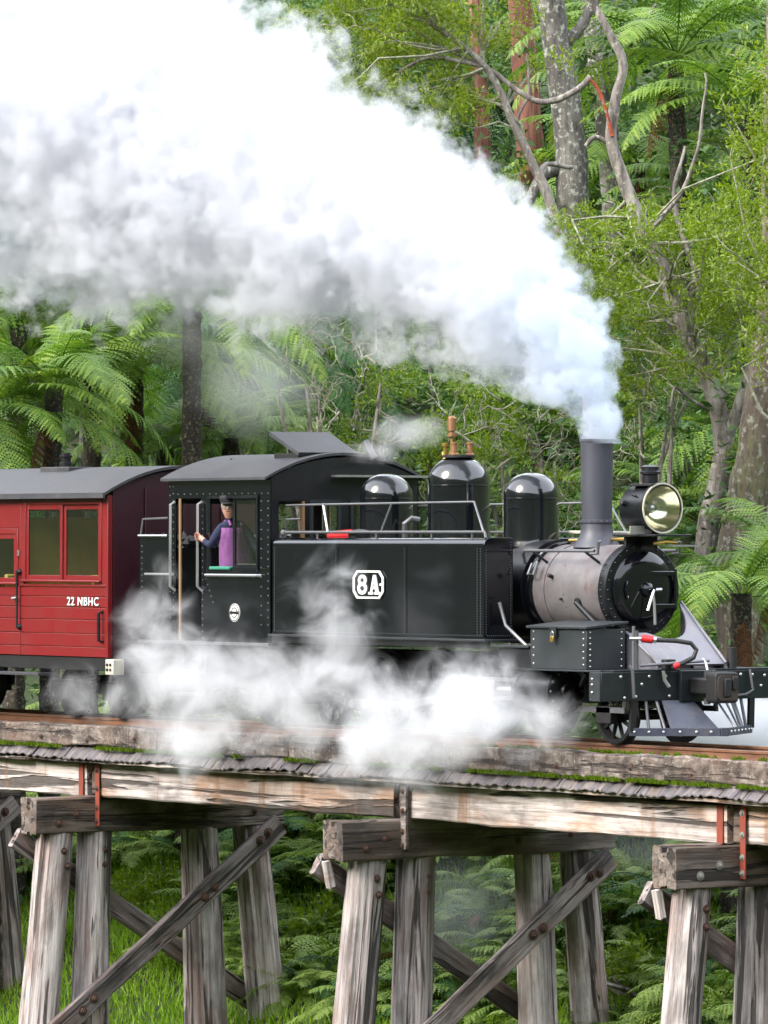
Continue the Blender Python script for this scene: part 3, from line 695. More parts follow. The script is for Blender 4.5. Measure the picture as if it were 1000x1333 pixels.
# sloping apron plate that embraces the front of the smokebox
def apron():
    b = MB(); F = []; n = 24; XB = 1.64; zb = 0.86
    T = []
    for i in range(n+1):
        y = -0.535+1.07*i/n
        zt = min(1.50, BZ-math.sqrt(max(0.0, 0.516**2-y*y)))
        if y < -0.26: zt = min(zt, 1.19)
        T.append((0.80+(1.50-zt)*(XB-0.80)/(1.50-zb), y, zt))
    B = [(XB, -0.46+0.92*i/n, zb) for i in range(n+1)]
    m = n+1
    V = T+B+[(x-0.018, y, z-0.018) for x, y, z in T]+[(x-0.018, y, z-0.018) for x, y, z in B]
    for i in range(n):
        F.append((i, i+1, m+i+1, m+i)); F.append((2*m+i, 3*m+i, 3*m+i+1, 2*m+i+1))
        F.append((i, 2*m+i, 2*m+i+1, i+1)); F.append((m+i, m+i+1, 3*m+i+1, 3*m+i))
    F.append((0, m, 3*m, 2*m)); F.append((n, 2*m+n, 3*m+n, m+n))
    b.add(V, F); ap = P(b, 'apron_plate', 'apron_plate', smooth=30)
    for s in (-1, 1):
        xt, zt = (0.80, 1.50) if s > 0 else (0.80+0.31*(XB-0.80)/(1.50-zb), 1.19)
        c = [(xt, 0.535, zt), (XB, 0.46, zb), (XB, 0.46, 0.81), (xt, 0.535, 0.81)]
        P(MB().add([(x, s*y, z) for x, y, z in c]+[(x, s*(y-0.015), z) for x, y, z in c], [(0, 1, 2, 3), (7, 6, 5, 4), (0, 4, 5, 1), (1, 5, 6, 2), (2, 6, 7, 3), (3, 7, 4, 0)]), 'apron_cheek', 'apron_plate', ap)
        P(MB().tube([(xt-0.01, s*0.535, zt+0.01), (XB+0.01, s*0.46, zb+0.01)], 0.016, 6), 'apron_edge', 'apron_plate', ap)
apron()
# --- chimney
ch = P(MB().lathe([(0.26, -0.02), (0.235, 0.03), (0.19, 0.10), (0.172, 0.18), (0.168, 0.24), (0.180, 0.245), (0.180, 0.275), (0.166, 0.28), (0.178, 1.12), (0.190, 1.125), (0.190, 1.155), (0.16, 1.155), (0.155, 0.9)], (0, 0, 2.115), (0, 0, 1), 40), 'chimney', 'stack_paint')
rivets('chimney_rivets', [(0.181*math.cos(a*math.pi/9), 0.181*math.sin(a*math.pi/9), 2.375) for a in range(18)], (0, 0, 1), ch, 0.012, 'stack_paint')
# --- domes
def dome(x, r, top, name):
    h = r*0.92; pr = [(r*1.06, 2.10), (r*1.03, 2.15), (r*1.0, 2.19), (r, top-h)]
    for k in range(1, 15):
        a = k/14*math.pi/2; pr.append((r*math.cos(a)**0.82 if k < 14 else 0, top-h+h*math.sin(a)))
    d = P(MB().lathe(pr, (x, 0, 0), (0, 0, 1), 56), name, 'dome_gloss', smooth=40)
    P(MB().lathe([(r*1.0, 0), (r*1.012, 0.002), (r*1.012, 0.016), (r*1.0, 0.018)], (x, 0, top-h-0.02), (0, 0, 1), 56), 'dome_band', 'black_gloss', d)
    return d
dome(-3.93, 0.305, 2.935, 'sand_dome'); sd = dome(-2.53, 0.350, 3.115, 'steam_dome'); dome(-1.18, 0.305, 2.92, 'sand_dome')
vt = P(MB().lathe([(0.19, 0), (0.19, 0.025), (0.17, 0.03)], (-2.53, 0, 3.10), (0, 0, 1), 28), 'valve_base', 'black_dull', sd)
for (x, y, h) in ((-2.48, -0.10, 0.13), (-2.45, 0.10, 0.13)):
    P(MB().lathe([(0.05, 0), (0.05, 0.02), (0.036, 0.03), (0.036, h), (0.045, h), (0.045, h+0.02), (0, h+0.025)], (x, y, 3.12), (0, 0, 1), 16), 'safety_valve', 'copper', sd)
P(MB().lathe([(0.035, 0), (0.035, 0.05), (0.02, 0.06), (0.02, 0.22), (0.055, 0.225), (0.055, 0.26), (0.03, 0.265), (0.03, 0.285), (0.05, 0.29), (0.05, 0.43), (0.03, 0.455), (0, 0.46)], (-2.70, 0.03, 3.115), (0, 0, 1), 16), 'whistle', 'copper', sd)
P(MB().lathe([(0.02, 0), (0.02, 0.12), (0.04, 0.125), (0.04, 0.16), (0, 0.165)], (-2.60, -0.14, 3.10), (0, 0, 1), 12), 'safety_valve', 'brass', sd)
P(MB().tube([(-2.80, 0.0, 3.07), (-2.86, 0.02, 3.16), (-2.90, 0.02, 3.12)], 0.016, 6), 'valve_lever', 'brass', sd)
# copper pipe between the domes
P(MB().tube([(-3.42, -0.10, 2.18), (-3.40, -0.12, 2.36), (-3.36, -0.05, 2.42), (-3.30, 0.02, 2.40)], 0.035, 8), 'feed_pipe', 'rod_grey')

# --- side tanks
def tank(s):
    r = 0.11; x0, x1, z0, z1 = -4.70, -0.64, 1.10, 2.20
    yo, yi = s*W, s*0.655
    sec = rounded([(yo, z0), (yo, z1), (yi, z1), (yi, z0)], [0.004, r, 0.03, 0.004], 7)
    t = P(MB().extr(sec, 'x', x0, x1), 'side_tank', 'black_gloss', smooth=30, bevel=0.012)
    y = yo+s*0.001
    cols = [-4.66, -3.43, -2.11, -0.70]
    pts = []
    for i, x in enumerate(cols):
        for dx in ((0,) if i < 3 else (-0.06, 0.0)): pts += lin((x+dx, y, z0+0.05), (x+dx, y, z1-0.12), 34)
    rivets('seam_rivets', pts, (0, s, 0), t, 0.0085, 'box_grey')
    rivets('foot_rivets', lin((x0+0.04, y, z0+0.035), (x1-0.04, y, z0+0.035), 96), (0, s, 0), t, 0.008, 'box_grey')
    for x in (-3.43, -2.11): P(MB().box(x-0.045, x+0.045, min(y, y+s*0.004), max(y, y+s*0.004), z0+0.02, z1-0.10), 'seam_plate', 'black_gloss', t)
    rivets('front_rivets', lin((x1+0.001, yi+s*0.03, z0+0.05), (x1+0.001, yi+s*0.03, z1-0.05), 34)+lin((x1+0.001, yo-s*0.03, z0+0.05), (x1+0.001, yo-s*0.03, z1-0.14), 34)+lin((x1+0.001, yo-s*0.05, z0+0.035), (x1+0.001, yi+s*0.05, z0+0.035), 12), (1, 0, 0), t, 0.008, 'box_grey')
    P(MB().box(x0-0.05, x1+0.06, min(s*0.60, s*1.085), max(s*0.60, s*1.085), 1.072, 1.098), 'tank_footplate', 'box_grey', t, bevel=0.004)
    # low rail along the tank top, coal rail above
    yr = s*0.98
    P(MB().tube([(-4.62, yr, 2.20), (-4.60, yr, 2.262), (-0.72, yr, 2.262), (-0.70, yr, 2.20)], 0.017, 8), 'tank_rail', 'rod_grey', t)
    for x in (-3.9, -2.75, -1.7, -0.95): P(MB().cyl((x, yr, 2.19), (x, yr, 2.26), 0.012, n=6), 'rail_post', 'rod_grey', t)
    yu = s*0.93
    P(MB().tube([(-0.74, yr, 2.265), (-0.98, yu, 2.59), (-4.1, yu, 2.575), (-4.6, yu, 2.57)], 0.013, 8), 'upper_rail', 'rod_grey', t)
    P(MB().tube([(-3.86, yu, 2.575), (-3.70, yr, 2.265)], 0.013, 6), 'rail_post', 'steel', t)
    P(MB().tube([(-2.52, yu, 2.582), (-2.66, yr, 2.265)], 0.013, 6), 'rail_post', 'rod_grey', t)
    P(MB().lathe([(0.13, 0), (0.13, 0.05), (0.14, 0.055), (0.14, 0.075), (0.05, 0.10), (0, 0.105)], (-3.30, s*0.82, 2.195), (0, 0, 1), 24), 'tank_filler', 'black_satin', t)
    return t
tk = tank(-1); tank(1)
# number plate 8A
def flat(poly, y0, y1, b=None):
    b = b or MB(); return b.extr(poly, 'y', y0, y1)
px0, px1, pz0, pz1 = -3.075, -2.475, 1.52, 1.835; YT = -W-0.004
cxp, czp = (px0+px1)/2, (pz0+pz1)/2
octo = lambda w, h, c: [(cxp-w+c, czp-h), (cxp+w-c, czp-h), (cxp+w, czp-h+c), (cxp+w, czp+h-c), (cxp+w-c, czp+h), (cxp-w+c, czp+h), (cxp-w, czp+h-c), (cxp-w, czp-h+c)]
plate = P(flat(octo(0.295, 0.157, 0.075), YT-0.012, YT), 'number_plate', 'black_gloss', tk)
oi_, oo_ = octo(0.262, 0.135, 0.064), octo(0.295, 0.157, 0.075)
b = MB()
for y in (YT-0.013, YT-0.022): pass
b.add([(p[0], YT-0.022, p[1]) for p in oi_]+[(p[0], YT-0.022, p[1]) for p in oo_]+[(p[0], YT-0.012, p[1]) for p in oi_]+[(p[0], YT-0.012, p[1]) for p in oo_],
      [(i, (i+1) % 8, 8+(i+1) % 8, 8+i) for i in range(8)]+[(8+i, 8+(i+1) % 8, 24+(i+1) % 8, 24+i) for i in range(8)]+[(i, 16+i, 16+(i+1) % 8, (i+1) % 8) for i in range(8)])
P(b, 'plate_border', 'white_paint', plate, smooth=20)
def ellipse_ring(cx, cz, ax, az, bx, bz, n=28):
    b = MB(); A = [(cx+ax*math.cos(2*math.pi*i/n), cz+az*math.sin(2*math.pi*i/n)) for i in range(n)]
    B = [(cx+bx*math.cos(2*math.pi*i/n), cz+bz*math.sin(2*math.pi*i/n)) for i in range(n)]
    y0, y1 = YT-0.022, YT-0.011
    V = [(p[0], y0, p[1]) for p in A]+[(p[0], y0, p[1]) for p in B]+[(p[0], y1, p[1]) for p in A]+[(p[0], y1, p[1]) for p in B]
    F = []
    for i in range(n):
        j = (i+1) % n; F += [(i, j, n+j, n+i), (i, 2*n+i, 2*n+j, j), (n+i, n+j, 3*n+j, 3*n+i)]
    return b.add(V, F)
e8 = cxp-0.115
d8 = ellipse_ring(e8, czp+0.047, 0.082, 0.062, 0.036, 0.026)
q = ellipse_ring(e8, czp-0.044, 0.092, 0.068, 0.042, 0.030); d8.add([(x, y-0.001, z) for x, y, z in q.V], q.F)
P(d8, 'digit_8', 'white_paint', plate, smooth=20)
ea = cxp+0.115
la = MB(); zb, zt_ = czp-0.108, czp+0.108
for poly in ([(ea-0.085, zb), (ea-0.045, zb), (ea+0.018, zt_), (ea-0.018, zt_)], [(ea+0.030, zb+0.0), (ea+0.095, zb), (ea+0.030, zt_), (ea-0.018, zt_-0.001)],
             [(ea-0.055, czp-0.050), (ea+0.05, czp-0.050), (ea+0.045, czp-0.020), (ea-0.045, czp-0.020)],
             [(ea-0.110, zb-0.002), (ea-0.018, zb-0.002), (ea-0.018, zb+0.026), (ea-0.110, zb+0.026)], [(ea+0.010, zb-0.002), (ea+0.122, zb-0.002), (ea+0.122, zb+0.026), (ea+0.010, zb+0.026)]):
    k = len(la.V); la.extr(poly, 'y', YT-0.022-0.0004*(k/8), YT-0.011)
P(la, 'letter_a', 'white_paint', plate, smooth=20)
P(MB().lathe([(0.016, 0), (0.014, 0.012), (0, 0.014)], (cxp+0.235, YT-0.012, czp), (0, -1, 0), 10), 'plate_bolt', 'white_paint', plate)

# --- cab and bunker
CX0, CX1, DX = -6.72, -4.75, -6.18     # rear of doorway, cab front, front of doorway
cab = empty('cab', (-5.5, 0, 1.0)); adopt(cab, loco)
def PC(mb, name, mat, parent=None, **k): return mb.obj(name, M[mat], parent or cab, **k)
PC(MB().box(-7.46, CX1, -1.02, 1.02, 0.93, 0.985), 'cab_floor', 'black_dull', bevel=0.004)
wz0, wz1, wx0, wx1 = 1.845, 2.66, -5.99, -5.01
for s in (-1, 1):
    yo, yi = s*W, s*(W-0.02); a, bb = min(yo, yi), max(yo, yi)
    side = PC(MB().box(DX, CX1, a, bb, 0.985, wz0).box(DX, CX1, a, bb, wz1, 2.89).box(DX, wx0, a, bb, wz0+0.0005, wz1-0.0005).box(wx1, CX1, a, bb, wz0+0.0005, wz1-0.0005), 'cab_side', 'black_gloss')
    # lintel over the doorway
    PC(MB().box(CX0, DX-0.001, a, bb, 2.66, 2.888), 'door_lintel', 'black_gloss')
    y = yo+s*0.001
    pts = lin((DX+0.03, y, 1.03), (DX+0.03, y, 2.60), 22)+lin((CX1-0.04, y, 1.2), (CX1-0.04, y, 2.62), 18)+lin((wx1+0.08, y, 1.2), (wx1+0.08, y, 2.62), 14)+lin((CX0+0.05, y, 2.71), (CX1-0.04, y, 2.71), 15)+lin((DX+0.1, y, 1.72), (DX+0.25, y, 1.45), 5)
    rivets('cab_rivets', pts, (0, s, 0), side, 0.009, 'rod_grey')
    # window: frame, open left half, sliding pane with yellow post
    wf = PC(MB().box(wx0-0.03, wx1+0.03, yo if s > 0 else yo-0.02, yo+0.02 if s > 0 else yo, wz1-0.005, wz1+0.03).box(wx1-0.005, wx1+0.025, yo if s > 0 else yo-0.018, yo+0.018 if s > 0 else yo, wz0-0.03, wz1), 'window_frame', 'black_satin', side)
    mid = (wx0+wx1)/2-0.03
    ys = s*(W-0.035)
    sash = PC(MB().box(mid-0.025, mid+0.02, ys-0.012, ys+0.012, wz0, wz1).box(wx1-0.03, wx1-0.001, ys-0.011, ys+0.011, wz0, wz1).box(mid+0.0205, wx1-0.0305, ys-0.012, ys+0.012, wz0, wz0+0.045).box(mid+0.0205, wx1-0.0305, ys-0.012, ys+0.012, wz1-0.04, wz1), 'sash', 'black_satin', side)
    PC(MB().box(mid+0.021, wx1-0.031, ys-0.002, ys+0.002, wz0+0.046, wz1-0.041), 'pane', 'window_glass', sash)
    PC(MB().box(mid+0.03, wx1-0.04, ys-s*0.02-0.004, ys-s*0.02+0.004, wz0+0.035, wz0+0.055), 'sill_strip', 'steel', sash)
    PC(MB().box(wx1-0.15, wx1-0.06, min(s*0.86, s*0.90), max(s*0.86, s*0.90), wz0-0.1, wz1-0.06), 'window_post', 'yellow_paint', side)
    PC(MB().box(wx0+0.005, mid-0.03, min(s*0.985, s*1.075), max(s*0.985, s*1.075), wz0-0.018, wz0+0.022), 'armrest', 'green_cloth', side, bevel=0.012)
    PC(MB().tube([(wx0-0.04, s*(W+0.002), 1.765), (wx0-0.03, s*(W+0.05), 1.765), (wx1+0.06, s*(W+0.05), 1.765), (wx1+0.07, s*(W+0.002), 1.765)], 0.017, 8), 'side_handrail', 'steel', side)
    for x in (DX+0.02, CX0-0.02):
        PC(MB().tube([(x, s*(W+0.0), 2.62), (x-0.01, s*(W+0.055), 2.59), (x-0.01, s*(W+0.06), 1.63), (x+0.01, s*W, 1.58)], 0.018, 8), 'door_handrail', 'steel')
    PC(MB().cyl((CX0+0.12, s*(W+0.015), 0.98), (CX0+0.12, s*(W+0.015), 2.66), 0.019, n=10), 'door_pole', 'brown_pole')
    # bunker side
    bk = PC(MB().box(-7.50, CX0, a, bb, 0.985, 2.22), 'bunker_side', 'black_gloss')
    PC(MB().box(CX0-0.16, CX0-0.0005, a, bb, 2.2205, 2.888), 'cab_corner', 'black_gloss', bk)
    PC(MB().tube([(-7.48, yo, 2.22), (-7.46, s*(W-0.02), 2.42), (CX0-0.2, s*(W-0.02), 2.43)], 0.014, 6), 'bunker_rail', 'rod_grey', bk)
    PC(MB().tube([(-7.46, yo, 2.22), (-7.45, s*(W+0.05), 2.225), (CX0-0.22, s*(W+0.05), 2.225), (CX0-0.2, yo, 2.225)], 0.016, 6), 'bunker_handrail', 'steel', bk)
    PC(MB().tube([(-7.32, yo, 1.77), (-7.31, s*(W+0.05), 1.77), (CX0-0.06, s*(W+0.05), 1.77), (CX0-0.05, yo, 1.77)], 0.016, 6), 'bunker_handrail', 'steel', bk)
    rivets('bunker_rivets', lin((CX0-0.05, y, 1.05), (CX0-0.05, y, 2.8), 22)+lin((CX0-0.12, y, 1.05), (CX0-0.12, y, 2.8), 18)+lin((-7.45, y, 1.2), (-7.45, y, 2.1), 14), (0, s, 0), bk, 0.009, 'rod_grey')
    PC(MB().box(-7.5, CX1, min(s*1.02, s*1.085), max(s*1.02, s*1.085), 0.955, 0.99), 'footplate_edge', 'rod_grey', bevel=0.004)
    for z in (0.35, 0.62): PC(MB().box(-6.72, -6.22, min(s*0.90, s*1.10), max(s*0.90, s*1.10), z, z+0.03), 'cab_step', 'rod_grey')
    for x_ in (-6.73, -6.24): PC(MB().box(x_, x_+0.03, min(s*0.93, s*0.96), max(s*0.93, s*0.96), 0.35, 0.95), 'step_hanger', 'black_dull')
PC(MB().box(-7.50, -7.48, -W+0.021, W-0.021, 0.985, 2.22), 'bunker_rear', 'black_gloss')
PC(MB().box(CX0-0.18, CX0-0.16, -W+0.021, W-0.021, 0.985, 2.0), 'bunker_bulkhead', 'black_dull')
# coal
def coal():
    b = MB(); rn = random.Random(2)
    for i in range(160):
        x, y = rn.uniform(-7.42, -6.95), rn.uniform(-0.95, 0.95); z = 2.1+rn.uniform(-0.05, 0.1); r = rn.uniform(0.04, 0.08)
        b.add([(x+r*rn.uniform(.6, 1.2)*a, y+r*rn.uniform(.6, 1.2)*c, z+r*rn.uniform(.6, 1.2)*d) for a, c, d in ((1, 0, 0), (-1, 0, 0), (0, 1, 0), (0, -1, 0), (0, 0, 1), (0, 0, -1))], [(0, 2, 4), (2, 1, 4), (1, 3, 4), (3, 0, 4), (2, 0, 5), (1, 2, 5), (3, 1, 5), (0, 3, 5)])
    o = PC(b, 'coal', 'black_dull', smooth=0); o['kind'] = 'stuff'
    PC(MB().box(-7.475, CX0-0.185, -W+0.022, W-0.022, 0.99, 2.08), 'coal_bed', 'black_dull')
coal()
# cab front with spectacle openings
def arch(y, base, rise, hw): return base+rise*(1-(y/hw)**2)
def cab_front():
    x0, x1 = CX1-0.02, CX1
    N = 12; hw = W-0.021
    top = [(y, arch(y, 2.86, 0.27, W+0.06)) for y in [hw-2*hw*i/N for i in range(N+1)]]
    # pieces around two windows each side
    b = MB()
    b.extr([(-hw, 2.62), (hw, 2.62)]+top, 'x', x0, x1)
    b.box(x0, x1, -hw, hw, 0.985, 2.18)
    for a, c in ((-hw, -0.93), (-0.55, -0.47), (-0.10, 0.10), (0.47, 0.55), (0.93, hw)): b.box(x0, x1, a, c, 2.1805, 2.6195)
    f = PC(b, 'cab_front', 'black_satin')
    for a, c in ((-0.47, -0.10), (0.10, 0.47)):
        PC(MB().box(x1, x1+0.02, a-0.03, c+0.03, 2.18-0.02, 2.20).box(x1, x1+0.02, a-0.03, c+0.03, 2.60, 2.64).box(x1, x1+0.02, a-0.03, a+0.005, 2.2005, 2.5995).box(x1, x1+0.02, c-0.005, c+0.03, 2.2005, 2.5995), 'front_window_frame', 'box_grey', f)
        PC(MB().box(x0+0.008, x0+0.012, a, c, 2.181, 2.619), 'front_pane', 'window_glass', f)
    PC(MB().box(x1+0.0, x1+0.20, -0.20, 1.06, 2.90, 2.925), 'rain_strip', 'steel', f)
    PC(MB().box(x1-0.05, x1+0.005, -0.60, -0.57, 2.19, 2.62), 'hinge_post', 'brown_pole', f)
    r = MB(); N = 12
    top = [(y, arch(y, 2.86, 0.27, W+0.06)) for y in [hw-2*hw*i/N for i in range(N+1)]]
    r.extr([(-hw, 2.60), (hw, 2.60)]+top, 'x', CX0-0.16, CX0-0.14)
    PC(r, 'cab_rear_panel', 'black_satin')
    PC(MB().box(-5.15, -4.79, -0.5, 0.5, 0.99, 2.25), 'backhead', 'black_dull', bevel=0.03)
    for y in (-0.25, 0.05, 0.3): PC(MB().cyl((-5.16, y, 1.9), (-5.28, y, 1.9), 0.05, n=14), 'gauge', 'brass')
cab_front()
def arch_roof(x0, x1, hw, base, rise, th, mat, name, parent, N=20):
    up = [(y, arch(y, base+th, rise, hw)) for y in [-hw+2*hw*i/N for i in range(N+1)]]
    dn = [(y, arch(y, base, rise, hw)) for y in [hw-2*hw*i/N for i in range(N+1)]]
    return MB().extr(up+dn, 'x', x0, x1).obj(name, M[mat], parent, smooth=25)
rf = arch_roof(-6.92, CX1+0.03, W+0.09, 2.865, 0.29, 0.03, 'cab_roof', 'cab_roof', cab)
# tilted ventilator lid on the roof
vb = PC(MB().box(-5.45, -4.95, -0.52, 0.30, 3.08, 3.175), 'vent_coaming', 'black_dull', rf, bevel=0.006)
PC(MB().obox((-5.22, -0.12, 3.29), (0.30, 0, -0.125), (0, 0.42, 0.0), (0.012, 0, 0.022)), 'vent_lid', 'cab_roof', rf, bevel=0.004)
for y in (-0.35, 0.12): PC(MB().cyl((-5.38, y, 3.15), (-5.40, y, 3.34), 0.012, n=6), 'lid_stay', 'black_dull', rf)
PC(MB().cyl((-6.3, -0.55, 3.07), (-6.3, -0.55, 3.13), 0.012, n=6), 'roof_eye', 'black_dull', rf)
PC(MB().cyl((-4.62, 0.32, 3.12), (-4.72, 0.26, 3.32), 0.045, n=10), 'whistle_pipe', 'rod_grey', rf)
# round badge on the cab side
bd = PC(MB().lathe([(0.105, 0), (0.105, 0.012), (0, 0.0125)], (-5.47, -W, 1.333), (0, -1, 0), 32), 'badge', 'white_paint')
PC(MB().lathe([(0.098, 0.0126), (0.098, 0.015), (0.088, 0.015), (0.088, 0.0126)], (-5.47, -W, 1.333), (0, -1, 0), 32, caps=False), 'badge_ring', 'black_satin', bd)
PC(MB().lathe([(0.062, 0.0126), (0.062, 0.016), (0.050, 0.016), (0.050, 0.0126)], (-5.47, -W, 1.333), (0, -1, 0), 28, caps=False), 'badge_ring', 'black_satin', bd)
PC(MB().box(-5.515, -5.425, -W-0.016, -W-0.0126, 1.318, 1.348), 'badge_bar', 'black_satin', bd)
for x_ in (-5.565, -5.41): PC(MB().box(x_, x_+0.035, -W-0.016, -W-0.0126, 1.315, 1.350), 'badge_tab', 'black_satin', bd)
# red rag and filler lever lying on the tank top
P(MB().tube([(-4.55, -0.98, 2.262), (-4.60, -0.98, 2.262)], 0.03, 10), 'rail_knob', 'steel')

# --- headlamp
LZ, LX = 2.516, 1.13
lamp = P(MB().lathe([(0.0, -0.02), (0.235, 0.0), (0.245, 0.02), (0.245, 0.40), (0.272, 0.405), (0.278, 0.42), (0.278, 0.445), (0.262, 0.452), (0.245, 0.44), (0.20, 0.30), (0.12, 0.22), (0.045, 0.19), (0, 0.19)], (LX-0.44, 0, LZ), (1, 0, 0), 48), 'headlamp', 'black_satin', smooth=30)
P(MB().lathe([(0.243, 0.443), (0.20, 0.315), (0.12, 0.235), (0.05, 0.205), (0, 0.2)], (LX-0.44, 0, LZ), (1, 0, 0), 48, caps=False), 'reflector', 'reflector', lamp, smooth=60)
P(MB().lathe([(0.05, 0.20), (0.055, 0.26), (0.045, 0.30), (0.0, 0.315)], (LX-0.44, 0, LZ), (1, 0, 0), 20), 'bulb', 'steel', lamp, smooth=60)
P(MB().lathe([(0.246, 0.446), (0.15, 0.458), (0, 0.463)], (LX-0.44, 0, LZ), (1, 0, 0), 48, caps=False), 'lamp_glass', 'window_glass', lamp, smooth=60)
P(MB().lathe([(0.256, 0), (0.272, 0), (0.272, 0.012), (0.256, 0.012)], (LX+0.01, 0, LZ), (1, 0, 0), 48, caps=False), 'lamp_rim', 'cream_paint', lamp)
P(MB().box(LX-0.36, LX+0.02, -0.16, 0.16, LZ+0.235, LZ+0.262), 'lamp_roof', 'black_dull', lamp, bevel=0.006)
P(MB().lathe([(0.085, 0.0), (0.085, 0.10), (0.11, 0.105), (0.11, 0.13), (0.095, 0.14), (0.095, 0.175), (0.10, 0.18), (0.06, 0.20), (0, 0.205)], (LX-0.20, 0, LZ+0.262), (0, 0, 1), 24), 'lamp_chimney', 'black_satin', lamp)
P(MB().lathe([(0.035, 0), (0.03, 0.06), (0.0, 0.07)], (LX-0.33, -0.235, LZ+0.05), (0, -1, 0.2), 14), 'lamp_knob', 'black_dull', lamp)
P(MB().tube([(LX-0.24, -0.20, LZ+0.14), (LX-0.20, -0.235, LZ+0.15), (LX-0.17, -0.225, LZ+0.13)], 0.013, 6), 'lamp_catch', 'black_dull', lamp)
P(MB().box(LX-0.52, LX+0.20, -0.26, 0.26, 2.215, 2.235), 'lamp_shelf', 'black_satin', lamp, bevel=0.004)
P(MB().box(LX-0.42, LX-0.05, -0.10, 0.10, 2.2355, 2.30), 'lamp_foot', 'black_dull', lamp, bevel=0.01)
P(MB().box(LX-0.40, LX-0.36, -0.2, 0.2, 2.03, 2.214).box(LX-0.36, LX-0.10, -0.02, 0.02, 2.08, 2.214), 'lamp_bracket', 'black_dull', lamp)
P(MB().box(LX-0.10, LX-0.085, -0.36, -0.16, 2.238, 2.325), 'marker_plate', 'bolt_zinc', lamp, bevel=0.003)
P(MB().box(LX+0.05, LX+0.24, -0.03, 0.34, 2.105, 2.125), 'front_step', 'steel', lamp)
P(MB().tube([(LX-0.02, -0.10, 2.14), (LX+0.05, 0.02, 2.16), (LX+0.06, 0.16, 2.15)], 0.02, 6), 'lamp_pipe', 'brass', lamp)
# boiler handrails with pillars
for s in (-1, 1):
    hz = 2.06
    hr = P(MB().tube([(-0.62, s*0.50, 1.92), (-0.60, s*0.55, 2.02), (-0.56, s*0.56, hz), (0.62, s*0.56, hz), (0.68, s*0.56, hz+0.0)], 0.018, 8), 'boiler_handrail', 'rod_grey')
    for x in (-0.42, 0.50): P(MB().tube([(x, s*0.56, hz), (x+0.06, s*0.40, 1.93)], 0.016, 6), 'handrail_pillar', 'black_satin', hr)
    P(MB().tube([(0.62, s*0.56, hz-0.03), (0.74, s*0.56, hz-0.03), (0.75, s*0.56, hz+0.09), (0.70, s*0.50, hz+0.10)], 0.018, 8), 'rail_bracket', 'rod_grey', hr)
    P(MB().tube([(-0.50, s*0.50, 1.92), (-0.50, s*0.56, 1.80), (-0.40, s*0.56, 1.80), (-0.40, s*0.50, 1.94)], 0.016, 8), 'hose_loop', 'rod_grey', hr)
P(MB().cyl((-0.55, 0.05, 2.17), (0.75, 0.05, 2.19), 0.018, n=8), 'top_pipe', 'brass')
P(MB().cyl((-0.9, 0.32, 2.26), (0.7, 0.32, 2.24), 0.02, n=8), 'far_pipe', 'cream_paint')
P(MB().tube([(-0.56, -0.90, 1.5), (-0.50, -0.86, 1.25), (-0.20, -0.80, 1.03)], 0.02, 6), 'drain_pipe', 'rod_grey')

# --- footplate, toolbox, buffer beam, pilot
P(MB().box(0.10, 1.499, -1.12, 1.12, 0.785, 0.805), 'running_plate', 'box_grey', bevel=0.003)
tb = P(MB().box(0.26, 1.24, -1.10, -0.58, 0.806, 1.235), 'toolbox', 'box_grey', bevel=0.006)
P(MB().add([(0.22, -1.13, 1.236), (1.27, -1.13, 1.236), (1.27, -0.56, 1.29), (0.22, -0.56, 1.29), (0.22, -1.13, 1.262), (1.27, -1.13, 1.262), (1.27, -0.56, 1.315), (0.22, -0.56, 1.315)], [(0, 1, 2, 3), (4, 7, 6, 5), (0, 4, 5, 1), (1, 5, 6, 2), (2, 6, 7, 3), (3, 7, 4, 0)]), 'toolbox_lid', 'box_grey', tb, bevel=0.004)
rivets('toolbox_rivets', lin((1.19, -1.101, 0.86), (1.19, -1.101, 1.2), 6)+lin((0.32, -1.101, 0.86), (0.32, -1.101, 1.2), 5), (0, -1, 0), tb, 0.012, 'steel')
rivets('toolbox_rivets', lin((1.241, -1.05, 0.84), (1.241, -1.05, 1.2), 7)+lin((1.241, -0.63, 0.84), (1.241, -0.63, 1.2), 6), (1, 0, 0), tb, 0.012, 'steel')
P(MB().box(0.66, 0.76, -1.138, -1.131, 1.15, 1.25), 'hasp', 'black_dull', tb)
pk = P(MB().box(0.685, 0.745, -1.165, -1.14, 1.095, 1.155), 'padlock', 'brass', tb, bevel=0.006)
P(MB().tube([(0.695, -1.152, 1.155), (0.695, -1.152, 1.19), (0.715, -1.152, 1.205), (0.735, -1.152, 1.19), (0.735, -1.152, 1.155)], 0.008, 6), 'shackle', 'steel', pk)
FRONT0 = set(COL.objects)
beam_ = P(MB().box(1.30, 1.50, -1.26, 1.26, 0.485, 0.79), 'buffer_beam', 'beam_black', bevel=0.006)
P(MB().box(1.31, 1.49, -1.272, -1.261, 0.49, 0.785), 'beam_end_plate', 'box_grey', beam_)
rivets('beam_end_bolts', [(1.36, -1.273, z) for z in (0.58, 0.66, 0.72)], (0, -1, 0), beam_, 0.016, 'steel')
bolts_ = [(1.501, y, z) for y, z in ((-1.0, 0.74), (-0.95, 0.52), (-0.72, 0.66), (-0.62, 0.74), (-0.80, 0.53), (-0.40, 0.74), (-0.35, 0.53), (-0.2, 0.53), (0.45, 0.74), (0.62, 0.745), (0.78, 0.74), (0.9, 0.62), (0.95, 0.73), (0.7, 0.53), (0.5, 0.53), (1.05, 0.55), (0.35, 0.52))]
rivets('beam_bolts', bolts_, (1, 0, 0), beam_, 0.019, 'steel')
P(MB().box(1.30, 1.50, -1.10, 1.10, 0.791, 0.812), 'beam_top_plate', 'beam_black', beam_, bevel=0.003)
